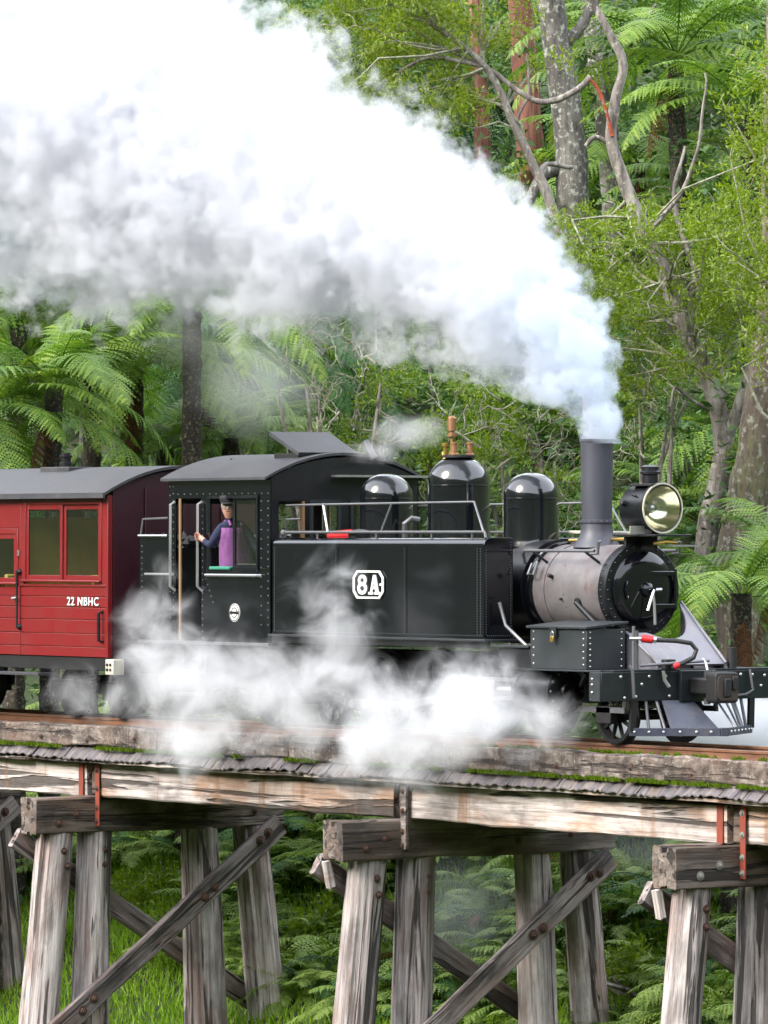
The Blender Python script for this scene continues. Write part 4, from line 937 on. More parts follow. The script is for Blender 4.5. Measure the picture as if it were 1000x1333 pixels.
# coupler
cp = P(MB().box(1.50, 1.56, -0.24, 0.24, 0.47, 0.80), 'coupler_pocket', 'beam_black', beam_, bevel=0.01)
P(MB().box(1.56, 1.86, -0.13, 0.12, 0.55, 0.72), 'coupler_shank', 'black_dull', cp, bevel=0.02)
P(MB().extr(rounded([(-0.14, 0.46), (0.17, 0.46), (0.17, 0.79), (-0.14, 0.79)], 0.05, 4), 'x', 1.84, 2.02), 'coupler_knuckle', 'black_dull', cp, bevel=0.02)
P(MB().extr(rounded([(-0.12, 0.49), (0.15, 0.49), (0.15, 0.76), (-0.12, 0.76)], 0.06, 4), 'x', 2.02, 2.035), 'coupler_face', 'coupler_rust', cp)
P(MB().box(2.035, 2.065, -0.05, 0.04, 0.53, 0.72).box(2.035, 2.06, 0.06, 0.13, 0.60, 0.74), 'coupler_jaw', 'black_dull', cp, bevel=0.01)
P(MB().cyl((1.70, 0.0, 0.44), (1.70, 0.0, 0.80), 0.035, n=10), 'coupler_pin', 'rod_grey', cp)
P(MB().tube([(1.70, 0.0, 0.80), (1.66, 0.01, 0.88), (1.60, 0.02, 0.92)], 0.014, 6), 'coupler_chain', 'steel', cp)
P(MB().tube([(1.63, -0.85, 0.86), (1.63, 0.08, 0.90)], 0.016, 8), 'uncoupling_rod', 'rod_grey', cp)
P(MB().box(1.52, 1.60, -0.48, -0.34, 0.812, 0.92), 'rod_bracket', 'black_dull', cp, bevel=0.01)
P(MB().tube([(1.55, -0.93, 0.86), (1.57, -0.90, 0.80), (1.57, -0.88, 0.52)], 0.018, 6), 'lamp_iron', 'rod_grey', beam_)
P(MB().tube([(1.53, 0.72, 0.80), (1.56, 0.74, 0.58), (1.54, 0.66, 0.53), (1.53, 0.45, 0.52)], 0.014, 6), 'lamp_iron', 'rod_grey', beam_)
P(MB().cyl((1.44, 0.55, 0.81), (1.44, 0.55, 1.03), 0.05, n=14), 'rerailer_post', 'black_dull', beam_)
# brake pipe and hose with the red cock
P(MB().cyl((1.36, -0.72, 0.81), (1.36, -0.72, 1.27), 0.018, n=8), 'brake_pipe', 'rod_grey'); P(MB().cyl((1.34, -0.66, 0.81), (1.34, -0.66, 1.22), 0.018, n=8), 'brake_pipe', 'rod_grey')
P(MB().cyl((1.34, -0.76, 1.14), (1.42, -0.66, 1.14), 0.018, n=8), 'cock_stem', 'steel')
hp = [(1.40, -0.66, 1.14), (1.50, -0.56, 1.125), (1.62, -0.36, 1.115), (1.70, -0.22, 1.09), (1.73, -0.17, 1.02), (1.72, -0.20, 0.94), (1.68, -0.30, 0.885), (1.62, -0.42, 0.83)]
hose = P(MB().tube([Vector(p) for p in hp], 0.026, 10), 'brake_hose', 'rubber')
P(MB().cyl((1.41, -0.65, 1.14), (1.49, -0.565, 1.127), 0.042, n=14), 'hose_collar', 'red_plastic', hose)
P(MB().cyl((1.495, -0.56, 1.126), (1.515, -0.535, 1.124), 0.034, n=14), 'hose_clip', 'steel', hose)
P(MB().cyl((1.63, -0.40, 0.84), (1.66, -0.345, 0.865), 0.033, n=12), 'hose_clip', 'red_plastic', hose)
P(MB().tube([(1.56, -0.48, 0.80), (1.57, -0.47, 0.70), (1.58, -0.42, 0.63)], 0.02, 6), 'hose_hook', 'steel', hose)
# pilot (cowcatcher)
pilot = empty('pilot', (1.4, 0, 0.1)); adopt(pilot, loco)
def PP(mb, name, mat, **k): return mb.obj(name, M[mat], pilot, **k)
A = Vector((1.42, -0.83, 0)); Bc = Vector((1.98, -0.05, 0)); Cc = Vector((1.98, 0.05, 0)); D = Vector((1.42, 0.83, 0))
def bar(a, b, z0, z1, th, name, mat): 
    d = (b-a).normalized(); nrm = Vector((d.y, -d.x, 0))*th/2; c = (a+b)/2; c.z = (z0+z1)/2
    return PP(MB().obox(c, d*((b-a).length/2), nrm, (0, 0, (z1-z0)/2)), name, mat, bevel=0.004)
for a, c in ((A, Bc), (Cc, D)): bar(a, c, 0.115, 0.20, 0.03, 'bottom_rail', 'pilot_blue')
bar(Bc, Cc, 0.113, 0.202, 0.034, 'nose_rail', 'pilot_blue')
rivet_pts = [A.lerp(Bc, t)+Vector((0.012, -0.009, 0.158)) for t in (0.06, 0.22, 0.38, 0.56, 0.74, 0.9)]
rivets('pilot_bolts', rivet_pts, (0.81, -0.58, 0), pilot, 0.018, 'steel')
rivets('pilot_bolts', [Cc.lerp(D, t)+Vector((0.012, 0.009, 0.158)) for t in (0.1, 0.25, 0.4, 0.55, 0.7, 0.85, 0.96)], (0.81, 0.58, 0), pilot, 0.018, 'steel')
for t in (0.03, 0.22, 0.40):
    for a, c, s in ((A, Bc, 1), (D, Cc, -1)):
        q = a.lerp(c, t); top = Vector((1.47, q.y*0.98, 0.49)); lw = Vector((q.x, q.y, 0.17))
        if t < 0.1: PP(MB().obox((top+lw)/2+Vector((0, 0, 0)), (0.02, 0.0, 0), (0, 0.035, 0), (top-lw)/2), 'corner_post', 'black_dull')
        else: PP(MB().tube([lw, top], 0.017, 6), 'pilot_bar', 'rod_grey')
for a, c, s in ((A, Bc, -1), (D, Cc, 1)):
    if True:
        p0, p1 = a.lerp(c, 0.46), a.lerp(c, 0.98)
        PP(MB().add([(p0.x, p0.y, 0.20), (p1.x, p1.y, 0.20), (1.53, p1.y*0.9, 0.485), (1.50, p0.y*0.95, 0.485), (p0.x-0.02, p0.y, 0.20), (p1.x-0.02, p1.y, 0.20), (1.51, p1.y*0.9, 0.485), (1.48, p0.y*0.95, 0.485)], [(0, 1, 2, 3), (7, 6, 5, 4), (0, 4, 5, 1), (1, 5, 6, 2), (2, 6, 7, 3), (3, 7, 4, 0)]), 'plough_plate', 'pilot_blue', bevel=0.003) if s < 0 else None
for y in (0.30, 0.42, 0.55): PP(MB().tube([(1.42+0.56*(0.83-y)/0.78, y, 0.19), (1.50, y*0.95, 0.485)], 0.013, 6), 'pilot_bar', 'rod_grey')
# the beam group stands 0.2 m ahead of the running plate's old end; beam widened accordingly
for _o in [o for o in COL.objects if o not in FRONT0 and o.parent is loco]: _o.location.x += 0.20
# red rolled flag lying on the tank
rag = tag(MB().tube([(-4.05, -0.70, 2.225), (-3.7, -0.68, 2.235), (-3.35, -0.70, 2.23)], [0.05, 0.06, 0.045], 10).obj('red_flag', M['red_plastic']), 'rolled red flag lying on top of the locomotive side tank', 'flag')
# ------------------------------------------------------------------ carriage
car = empty('railway_carriage', (-11, 0, 0), 'red wooden railway carriage 22 NBHC with sliding windows, coupled behind the locomotive', 'carriage')
CE, CW, CB, CT = -8.12, 1.10, 0.76, 2.71
CR = -15.2
def K(mb, name, mat, parent=None, **k): return mb.obj(name, M[mat], parent or car, **k)
YN = -CW
def px_x(px): return on_y(px, 700, YN).x
def px_z(py, px=70): return on_y(px, py, YN).z
# matchboard side below the waist, each board its own piece
wx0, wx1 = px_x(33), px_x(130); wz0, wz1 = px_z(752), px_z(657)
dx1 = px_x(26.5); dx0 = dx1-0.80
waist = px_z(764)
lev = [CB]+[px_z(v) for v in (841, 824, 806, 790, 776)]+[waist]
panels = [(dx1+0.012, CE-0.05), (dx0+0.012, dx1-0.012), (CR+0.05, dx0-0.012)]
for s in (-1, 1):
    yo = s*CW
    for a, b in panels:
        for i in range(len(lev)-1):
            K(MB().box(a, b, min(yo, yo-s*0.03), max(yo, yo-s*0.03), lev[i]+0.003, lev[i+1]-0.003), 'side_board', 'carriage_red', bevel=0.005)
    # corner posts, eave rail, waist rail
    K(MB().box(CE-0.05, CE, min(yo+s*0.006, yo-s*0.06), max(yo+s*0.006, yo-s*0.06), CB, CT), 'corner_post', 'carriage_red', bevel=0.006)
    K(MB().box(dx1-0.012, dx1+0.012, min(yo+s*0.004, yo-s*0.05), max(yo+s*0.004, yo-s*0.05), CB, CT), 'door_post', 'carriage_red', bevel=0.003)
    K(MB().box(dx0-0.012, dx0+0.012, min(yo+s*0.004, yo-s*0.05), max(yo+s*0.004, yo-s*0.05), CB, CT), 'door_post', 'carriage_red', bevel=0.003)
    K(MB().box(CR+0.05, CE-0.051, min(yo+s*0.003, yo-s*0.03), max(yo+s*0.003, yo-s*0.03), wz1+0.075, CT), 'eave_board', 'carriage_red', bevel=0.004)
    K(MB().box(dx1+0.013, CE-0.051, min(yo+s*0.014, yo-s*0.03), max(yo+s*0.014, yo-s*0.03), waist+0.002, waist+0.035), 'waist_rail', 'carriage_red', bevel=0.008)
    def window(x0, x1, z0, z1, panes, frame=0.07):
        f = K(MB().box(x0-frame, x0, min(yo+s*0.012, yo-s*0.03), max(yo+s*0.012, yo-s*0.03), z0-0.08, z1+0.07).box(x1, x1+frame, min(yo+s*0.012, yo-s*0.03), max(yo+s*0.012, yo-s*0.03), z0-0.08, z1+0.07).box(x0, x1, min(yo+s*0.010, yo-s*0.03), max(yo+s*0.010, yo-s*0.03), z1, z1+0.07), 'window_frame', 'carriage_red', bevel=0.006)
        K(MB().box(x0-frame, x1+frame, min(yo+s*0.05, yo-s*0.02), max(yo+s*0.05, yo-s*0.02), z0-0.075, z0-0.045), 'window_sill', 'carriage_red', f, bevel=0.01)
        n = panes; wd = (x1-x0)/n
        for i in range(n):
            a, b = x0+i*wd, x0+(i+1)*wd; yy = yo-s*(0.012+0.022*(i % 2)); t = 0.055
            q = K(MB().box(a, a+t, yy-0.011, yy+0.011, z0-0.045, z1).box(b-t, b, yy-0.011, yy+0.011, z0-0.045, z1).box(a+t, b-t, yy-0.011, yy+0.011, z0-0.045, z0+0.01).box(a+t, b-t, yy-0.011, yy+0.011, z1-0.06, z1), 'sash', 'carriage_red', f, bevel=0.004)
            MB().box(a+t, b-t, yy-0.002, yy+0.002, z0+0.01, z1-0.06).obj('pane', M['window_glass'], q)
        return f
    window(wx0+0.02, wx1-0.02, wz0+0.02, wz1, 2)
    dzt = px_z(693)
    window(dx0+0.14, dx1-0.10, px_z(757)+0.03, dzt-0.02, 1, 0.06)
    K(MB().box(dx0+0.013, dx1-0.013, min(yo, yo-s*0.03), max(yo, yo-s*0.03), dzt+0.055, wz1+0.07), 'door_top_panel', 'carriage_red', bevel=0.004)
    for a_, b_ in ((dx0+0.013, dx0+0.079), (dx1-0.039, dx1-0.013)): K(MB().box(a_, b_, min(yo, yo-s*0.03), max(yo, yo-s*0.03), waist, dzt+0.05), 'door_stile', 'carriage_red')
    for i in range(3):
        x1 = dx0-0.20-i*1.35; window(x1-1.05, x1, wz0+0.02, wz1, 2)
        K(MB().box(x1+0.07, x1+0.23, min(yo, yo-s*0.03), max(yo, yo-s*0.03), waist, wz1+0.07), 'window_pillar', 'carriage_red')
    K(MB().box(CR+0.05, CR+0.6, min(yo, yo-s*0.03), max(yo, yo-s*0.03), waist, wz1+0.07), 'window_pillar', 'carriage_red')
    # pillar strips each side of the big window
    for a_, b_ in ((dx1+0.013, wx0-0.05), (wx1+0.05, CE-0.051)): K(MB().box(a_, b_, min(yo, yo-s*0.03), max(yo, yo-s*0.03), waist+0.036, wz1+0.07), 'window_pillar', 'carriage_red')
    # door furniture
    xh = px_x(23)
    hb = K(MB().cyl((dx1, yo+s*0.05, px_z(817)), (dx1, yo+s*0.05, px_z(743)), 0.014, n=8), 'door_grab_bar', 'black_satin')
    for z in (px_z(817), px_z(745)): K(MB().lathe([(0.04, 0), (0.035, 0.03), (0.02, 0.05), (0, 0.055)], (dx1, yo, z), (0, s, 0), 12), 'bar_mount', 'black_satin', hb)
    K(MB().tube([(xh-0.06, yo+s*0.01, px_z(780)), (xh-0.05, yo+s*0.05, px_z(780)), (xh+0.05, yo+s*0.05, px_z(779))], 0.014, 6), 'door_handle', 'steel')
    K(MB().tube([(CE-0.12, yo, px_z(795)), (CE-0.12, yo+s*0.06, px_z(797)), (CE-0.12, yo+s*0.06, px_z(832)), (CE-0.12, yo, px_z(834))], 0.02, 8), 'corner_grab_iron', 'black_satin')
    K(MB().box(dx1-0.04, dx1-0.0, min(yo+s*0.02, yo), max(yo+s*0.02, yo), px_z(724), px_z(716)), 'door_stop', 'steel')
    # solebar, footboard
    K(MB().box(CR, CE+0.02, min(s*0.95, s*1.08), max(s*0.95, s*1.08), 0.60, 0.755), 'solebar', 'black_dull', bevel=0.006)
    K(MB().box(CR, px_x(64), min(s*1.02, s*1.26), max(s*1.02, s*1.26), 0.52, 0.555), 'footboard', 'roof_grey', bevel=0.004)
    for x in (-9.6, -10.6, -12, -13.5): K(MB().box(x-0.02, x+0.02, min(s*1.0, s*1.15), max(s*1.0, s*1.15), 0.556, 0.61), 'footboard_bracket', 'black_dull')
# number on the side
def lettering(txt, h, x0, x1, z, y, mat, name, parent):
    cu = bpy.data.curves.new('txt', 'FONT'); cu.body = txt; cu.size = h*1.42; cu.extrude = 0.003; cu.offset = 0.002; cu.space_character = 1.12; cu.resolution_u = 3
    t = bpy.data.objects.new('txt', cu); COL.objects.link(t); bpy.context.view_layer.update()
    me = bpy.data.meshes.new_from_object(t.evaluated_get(bpy.context.evaluated_depsgraph_get())); bpy.data.objects.remove(t)
    vx = [v.co.x for v in me.vertices]; a, b = min(vx), max(vx); k = (x1-x0)/(b-a)
    for v in me.vertices: v.co = Vector((x0+(v.co.x-a)*k, y-v.co.z, z+v.co.y))
    me.name = name; me.materials.clear(); me.materials.append(M[mat]); return link_mesh(name, me, parent)
lettering('22 NBHC', 0.10, px_x(88), px_x(129), px_z(788, 108), YN-0.006, 'white_paint', 'running_number', car)
lettering('22 NBHC', 0.10, px_x(88)+0.009, px_x(129)+0.009, px_z(789, 108), YN-0.002, 'black_satin', 'number_shade', car)
lettering('STRAND', 0.028, px_x(0)-0.12, px_x(11), px_z(768, 8), YN-0.006, 'white_paint', 'door_lettering', car) if False else None
# ends
for xe, s in ((CE, 1), (CR, -1)):
    N = 16
    up = [(y, arch(y, CT, 0.33, CW+0.08)-0.02) for y in [CW-0.07-2*(CW-0.07)*i/N for i in range(N+1)]]
    K(MB().extr([(-CW+0.07, CB), (CW-0.07, CB)]+up, 'x', min(xe-s*0.03, xe-s*0.002), max(xe-s*0.03, xe-s*0.002)), 'end_wall', 'carriage_end', bevel=0.004)
    for y in (-0.55, 0.0, 0.55): K(MB().box(min(xe, xe+s*0.02), max(xe, xe+s*0.02), y-0.03, y+0.03, CB+0.01, CT+0.1), 'end_stanchion', 'carriage_end', bevel=0.005)
    K(MB().box(min(xe-s*0.05, xe+s*0.10), max(xe-s*0.05, xe+s*0.10), -1.06, 1.06, 0.56, 0.757), 'headstock', 'black_dull', bevel=0.008)
    K(MB().box(min(xe+s*0.10, xe+s*0.45), max(xe+s*0.10, xe+s*0.45), -0.11, 0.11, 0.55, 0.73), 'coupler', 'black_dull', bevel=0.02)
K(MB().box(CE+0.025, CE+0.20, -1.16, -1.0, 0.56, 0.745), 'end_step_box', 'cream_paint', bevel=0.01)
for z in (0.62, 0.68):
    for dx_ in (0.08, 0.15): K(MB().cyl((CE+dx_, -1.161, z), (CE+dx_, -1.175, z), 0.018, n=8), 'step_bolt', 'black_dull')
# roof
cr = arch_roof(CR-0.08, CE+0.06, CW+0.10, CT-0.01, 0.34, 0.035, 'roof_grey', 'carriage_roof', car)
K(MB().box(CR-0.08, CE+0.061, -CW-0.115, -CW-0.085, CT-0.035, CT+0.03), 'roof_gutter', 'roof_grey', cr)
vx = on_y(84, 605, -0.35).x
vb = K(MB().box(vx-0.33, vx+0.33, -0.50, -0.16, 3.00, 3.075), 'vent_base', 'roof_grey', cr, bevel=0.01)
K(MB().lathe([(0.08, 0), (0.08, 0.06), (0.065, 0.065), (0.065, 0.12), (0.08, 0.125), (0.08, 0.15), (0.06, 0.155), (0.06, 0.18), (0, 0.185)], (vx, -0.33, 3.07), (0, 0, 1), 18), 'vent_pipe', 'black_satin', vb)
# floor, partition and seats inside
K(MB().box(CR+0.05, CE-0.05, -1.04, 1.04, 0.76, 0.80), 'carriage_floor', 'interior_ochre')
K(MB().box(CE-0.09, CE-0.055, -1.03, 1.03, 0.80, 2.66), 'inner_lining', 'interior_ochre')
for x in (dx1-0.02, dx0-0.1, dx0-1.4, dx0-2.8): K(MB().box(x-0.03, x, -1.03, 1.04, 0.80, 2.45), 'partition', 'interior_ochre')
for x in (CE-0.5, dx1-0.5, dx0-0.9, dx0-2.1): 
    st = K(MB().box(x-0.22, x+0.22, -1.0, 1.0, 1.10, 1.22), 'bench_seat', 'interior_ochre', bevel=0.02)
    K(MB().box(x-0.05, x+0.02, -1.0, 1.0, 1.22, 1.75), 'bench_back', 'interior_ochre', st, bevel=0.02)
# pale lining that carries the daylight inside
K(MB().box(CR+0.05, CE-0.1, -1.0, 1.0, 2.66, 2.68), 'ceiling_lining', 'cream_paint')
# bogies
for x in (-9.35, -13.9):
    bg = K(MB().box(x-0.85, x+0.85, -0.62, -0.56, 0.30, 0.46).box(x-0.85, x+0.85, 0.56, 0.62, 0.30, 0.46).box(x-0.12, x+0.12, -0.56, 0.56, 0.32, 0.52), 'bogie_frame', 'black_dull', bevel=0.01)
    for wx in (x-0.55, x+0.55):
        for s in (-1, 1):
            b = MB().lathe([(0.0, 0), (0.33, 0), (0.33, 0.025), (0.305, 0.03), (0.305, 0.10), (0.26, 0.10), (0.25, 0.05), (0.08, 0.05), (0.07, 0.11), (0, 0.11)], (wx, s*0.39, 0.305), (0, s, 0), 32)
            K(b, 'wheel', 'black_dull', bg)
            K(MB().box(wx-0.10, wx+0.10, min(s*0.62, s*0.70), max(s*0.62, s*0.70), 0.22, 0.42), 'axle_box', 'black_dull', bg, bevel=0.02)
    for s in (-1, 1):
        for dx in (-0.18, 0, 0.18):
            pts = [(x+dx+0.055*math.cos(t*0.9), s*0.66+0.055*math.sin(t*0.9), 0.30+0.007*t) for t in range(30)]
            K(MB().tube(pts, 0.012, 5), 'coil_spring', 'black_dull', bg)
# ------------------------------------------------------------------ engine driver
paint('skin', (0.50, 0.26, 0.19), 0.5, (0.42, 0.18, 0.13), 0.4, bump=0)
paint('shirt_navy', (0.012, 0.017, 0.050), 0.85, (0.03, 0.035, 0.08), 0.7, bump=0.6, scale=8.0)
paint('apron_purple', (0.19, 0.065, 0.20), 0.85, (0.08, 0.03, 0.10), 0.9, bump=0.8, scale=7.0)
paint('cap_black', (0.014, 0.014, 0.018), 0.8, (0.03, 0.03, 0.03), 0.4, bump=0)
paint('hair_grey', (0.20, 0.17, 0.15), 0.7, (0.1, 0.09, 0.08), 0.4, bump=0)
def skin_mesh(name, verts, edges, radii, root=0, sub=2):
    me = bpy.data.meshes.new(name); me.from_pydata([tuple(v) for v in verts], edges, []); o = bpy.data.objects.new(name, me); COL.objects.link(o)
    md = o.modifiers.new('skin', 'SKIN'); md.use_smooth_shade = True; md.branch_smoothing = 0.4
    for i, r in enumerate(radii):
        r = r if isinstance(r, tuple) else (r, r); sv = me.skin_vertices[0].data[i]; sv.radius = r; sv.use_root = (i == root)
    ss = o.modifiers.new('sub', 'SUBSURF'); ss.levels = sub; ss.render_levels = sub
    bpy.context.view_layer.update()
    out = bpy.data.meshes.new_from_object(o.evaluated_get(bpy.context.evaluated_depsgraph_get())); bpy.data.objects.remove(o)
    out.name = name; return out
def build_driver():
    base = Vector((-5.84, -0.74, 0.955))
    root = empty('person', base, 'engine driver in purple apron and dark cap leaning from the cab window', 'person')
    B = lambda x, y, z: Vector((base.x+x, base.y+y, base.z+z))
    V = []; E = []; Rr = []
    def add(p, r, par=None):
        V.append(p); Rr.append(r); i = len(V)-1
        if par is not None: E.append((par, i))
        return i
    pel = add(B(0, 0, 0.88), (0.135, 0.165))
    wai = add(B(0.02, -0.03, 1.05), (0.125, 0.155), pel); che = add(B(0.05, -0.10, 1.26), (0.125, 0.170), wai)
    upc = add(B(0.07, -0.15, 1.38), (0.09, 0.13), che); nk = add(B(0.10, -0.19, 1.46), 0.058, upc)
    hd0 = add(B(0.125, -0.225, 1.53), 0.075, nk); hd1 = add(B(0.14, -0.245, 1.60), (0.098, 0.082), hd0); hd2 = add(B(0.135, -0.25, 1.68), (0.088, 0.076), hd1)
    # near arm reaches back to the handrail, far arm to the regulator
    sh = add(B(0.05, -0.29, 1.36), 0.07, upc); el = add(B(-0.12, -0.33, 1.15), 0.050, sh); wr = add(B(-0.24, -0.355, 1.225), 0.034, el); pa = add(B(-0.285, -0.365, 1.245), (0.030, 0.042), wr)
    sh2 = add(B(0.07, 0.02, 1.36), 0.07, upc); el2 = add(B(0.22, 0.08, 1.12), 0.050, sh2); wr2 = add(B(0.42, 0.14, 1.08), 0.034, el2); pa2 = add(B(0.48, 0.15, 1.08), (0.030, 0.042), wr2)
    for s in (-1, 1):
        h = add(B(0.0, s*0.09, 0.82), 0.095, pel); k = add(B(0.03, s*0.10, 0.46), 0.068, h); a = add(B(-0.02, s*0.11, 0.09), 0.05, k); add(B(0.10, s*0.12, 0.045), 0.045, a)
    # fingers: rail passes at x -6.17, y -1.11
    def fingers(pi, wi, axis, out, curl):
        p = V[pi]; d = (p-V[wi]).normalized()
        for j, ln in enumerate((0.040, 0.046, 0.043, 0.034)):
            o = axis*(0.030-0.020*j)
            q0 = add(p+o+d*0.015, 0.010, pi); q1 = add(p+o+d*(0.02+ln*0.5)+curl*0.012, 0.0095, q0); q2 = add(p+o+d*(0.02+ln*0.7)+curl*0.036, 0.0085, q1); add(p+o+d*(0.02+ln*0.35)+curl*0.052, 0.0075, q2)
        t0 = add(p+axis*0.035-d*0.012+curl*0.01, 0.011, pi); t1 = add(p+axis*0.050+d*0.01+curl*0.028, 0.0095, t0); add(p+axis*0.045+d*0.03+curl*0.040, 0.008, t1)
    fingers(pa, wr, Vector((0, 0, 1)), None, Vector((0.35, -0.94, 0)))
    fingers(pa2, wr2, Vector((0, -1, 0)), None, Vector((0, 0, -1)))
    me = skin_mesh('body', V, E, Rr)
    for n in ('skin', 'shirt_navy', 'cap_black'): me.materials.append(M[n])
    for p in me.polygons:
        c = p.center; z = c.z-base.z
        m = 1
        if z < 0.93: m = 2
        if z > 1.475 and c.x > base.x-0.05: m = 0
        if (c-V[pa]).length < 0.085 or (c-V[pa2]).length < 0.085: m = 0
        p.material_index = m
    me.shade_smooth(); body = link_mesh('body', me, root)
    H = B(0.14, -0.245, 1.60); f = Vector((0.78, -0.62, 0)).normalized(); sd_ = Vector((-f.y, f.x, 0))
    b = MB(); b.add([H+f*0.092+Vector((0, 0, 0.03)), H+f*0.125-Vector((0, 0, 0.018)), H+f*0.088+sd_*0.016-Vector((0, 0, 0.024)), H+f*0.088-sd_*0.016-Vector((0, 0, 0.024))], [(0, 2, 1), (0, 1, 3), (1, 2, 3), (0, 3, 2)]); b.obj('nose', M['skin'], root, smooth=60)
    for s in (-1, 1):
        MB().lathe([(0, -0.004), (0.0065, 0), (0.004, 0.005), (0, 0.006)], H+f*0.083+sd_*(0.032*s)+Vector((0, 0, 0.024)), f, 10).obj('eye', M['cap_black'], root)
        MB().lathe([(0, -0.01), (0.024, 0), (0.026, 0.012), (0, 0.014)], H+sd_*(0.074*s)+Vector((0, 0, 0.0)), sd_*s, 12).obj('ear', M['skin'], root)
    MB().obox(H+f*0.090-Vector((0, 0, 0.050)), f*0.006, sd_*0.024, (0, 0, 0.005)).obj('mouth', M['carriage_end'], root)
    # hair and peaked cap
    MB().lathe([(0.086, -0.02), (0.092, 0.03), (0.088, 0.06)], H-f*0.012+Vector((0, 0, 0.0)), (0, 0, 1), 20).obj('hair', M['hair_grey'], root, smooth=60)
    cap = MB().lathe([(0.094, 0.052), (0.100, 0.06), (0.104, 0.085), (0.112, 0.105), (0.105, 0.130), (0.06, 0.142), (0, 0.145)], H, (0, 0, 1), 24).obj('cap', M['cap_black'], root, smooth=60)
    vis = []
    for i in range(9):
        a = -1.1+2.2*i/8; vis.append(H+(f*math.cos(a)+sd_*math.sin(a))*0.094+Vector((0, 0, 0.058)))
    for i in range(9):
        a = -1.1+2.2*i/8; vis.append(H+(f*math.cos(a)*1.45+sd_*math.sin(a))*0.098+Vector((0, 0, 0.044)))
    MB().add(vis+[v-Vector((0, 0, 0.005)) for v in vis], [(i, i+1, 10+i, 9+i) for i in range(8)]+[(18+i, 27+i, 28+i, 19+i) for i in range(8)]+[(9+i, 10+i, 28+i, 27+i) for i in range(8)]).obj('cap_visor', M['cap_black'], cap, smooth=60)
    # apron: wraps the front and near side of the torso
    V = []; F = []; n, m = 14, 10
    for j in range(m+1):
        t = j/m; z = 1.36-0.78*t
        cx, cy_ = 0.055-0.055*t, -0.125+0.12*t
        half = 0.75 if t < 0.08 else 1.9
        if 0.08 <= t < 0.25: half = 0.75+(t-0.08)/0.17*1.15
        for i in range(n+1):
            a = math.atan2(f.y, f.x)+half*(2*i/n-1)
            rr = (0.168+0.03*t)*(1+0.04*math.sin(i*2.3+j*0.5))
            V.append(B(cx+math.cos(a)*rr*0.92, cy_+math.sin(a)*rr*1.12, z))
    for j in range(m):
        for i in range(n): F.append((j*(n+1)+i, j*(n+1)+i+1, (j+1)*(n+1)+i+1, (j+1)*(n+1)+i))
    o = MB().add(V, F).obj('apron', M['apron_purple'], root, smooth=70); sl_ = o.modifiers.new('solid', 'SOLIDIFY'); sl_.thickness = 0.006
    for s in (-1, 1):
        MB().tube([B(0.20, -0.15+s*0.075-0.03, 1.385), B(0.13, -0.15+s*0.085, 1.445), B(0.03, -0.14+s*0.085, 1.44), B(-0.06, -0.12+s*0.06, 1.32)], 0.016, 6).obj('apron_strap', M['apron_purple'], root)
build_driver()
# ------------------------------------------------------------------ vegetation
VR = random.Random(21)
def frond_mesh(name, L, e0, e1, n, pl, mat, seed, seg=9, ang=62, droop=0.25):
    """bipinnate fern frond from the origin along +X, arching in XZ"""
    rn = random.Random(seed); V = []; F = []
    pts = []; p = Vector((0, 0, 0)); st = 40
    for i in range(st+1):
        s = i/st; e = R(e0+(e1-e0)*s**0.9)
        pts.append((p.copy(), Vector((math.cos(e), 0, math.sin(e))))); p += pts[-1][1]*(L/st)
    # stalk
    rb = MB(); rb.tube([q[0]+Vector((0, 0, -0.004)) for q in pts[::4]], [0.016*(1-0.85*i/10) for i in range(11)], 4)
    V += rb.V; F += rb.F
    for k in range(n):
        s = 0.13+0.86*k/(n-1); q, t = pts[min(st, int(s*st))]; nxt = pts[min(st, int(s*st)+1)][0]; fr = s*st-int(s*st); q = q.lerp(nxt, fr)
        up = Vector((-t.z, 0, t.x))
        u = (s-0.13)/0.86; ln = pl*(max(0.0, math.sin(math.pi*(0.16+0.84*u)))**0.75+0.02)*rn.uniform(0.9, 1.08)
        if u > 0.92: ln *= 0.8
        w = L/n*0.56
        for sd in (-1, 1):
            a = R(ang-22*u+rn.uniform(-5, 5)); d = t*math.cos(a)+Vector((0, sd, 0))*math.sin(a)
            dr = droop*rn.uniform(0.6, 1.4); base = len(V)
            M_ = []; twist = rn.uniform(-0.25, 0.25)
            for j in range(seg+1):
                r = j/seg; M_.append(q+d*(ln*r)-up*(dr*ln*r*r)+Vector((0, 0, -0.05*ln*r*r)))
            side = d.cross(up).normalized(); side = (side+up*twist).normalized()
            V += [tuple(m) for m in M_]
            for j in range(seg):
                r = (j+0.5)/seg; ww = w*(1-r**2.2)*(0.75+0.25*min(1, r*6))
                for e in (-1, 1):
                    tip = M_[j].lerp(M_[j+1], 0.75)+side*(e*ww)+d*(ww*0.25)-up*(0.10*ww)
                    V.append(tuple(tip)); F.append((base+j, base+j+1, len(V)-1) if e > 0 else (base+j+1, base+j, len(V)-1))
    me = bpy.data.meshes.new(name); me.from_pydata(V, [], F); me.materials.append(M[mat]); me.update(); return me
FR = [frond_mesh('frond', 2.5, 48, -38, 30, 0.44, 'fern_leaf', 1), frond_mesh('frond', 2.7, 38, -62, 32, 0.46, 'fern_leaf', 2),
      frond_mesh('frond', 2.3, 66, -15, 28, 0.40, 'fern_leaf', 3), frond_mesh('frond', 2.6, 22, -70, 30, 0.45, 'fern_leaf', 4)]
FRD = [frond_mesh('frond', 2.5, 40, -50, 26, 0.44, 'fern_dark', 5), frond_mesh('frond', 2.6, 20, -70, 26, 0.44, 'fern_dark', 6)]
DEAD = frond_mesh('dead_frond', 1.5, -55, -88, 16, 0.22, 'dead_frond', 8, droop=0.9)
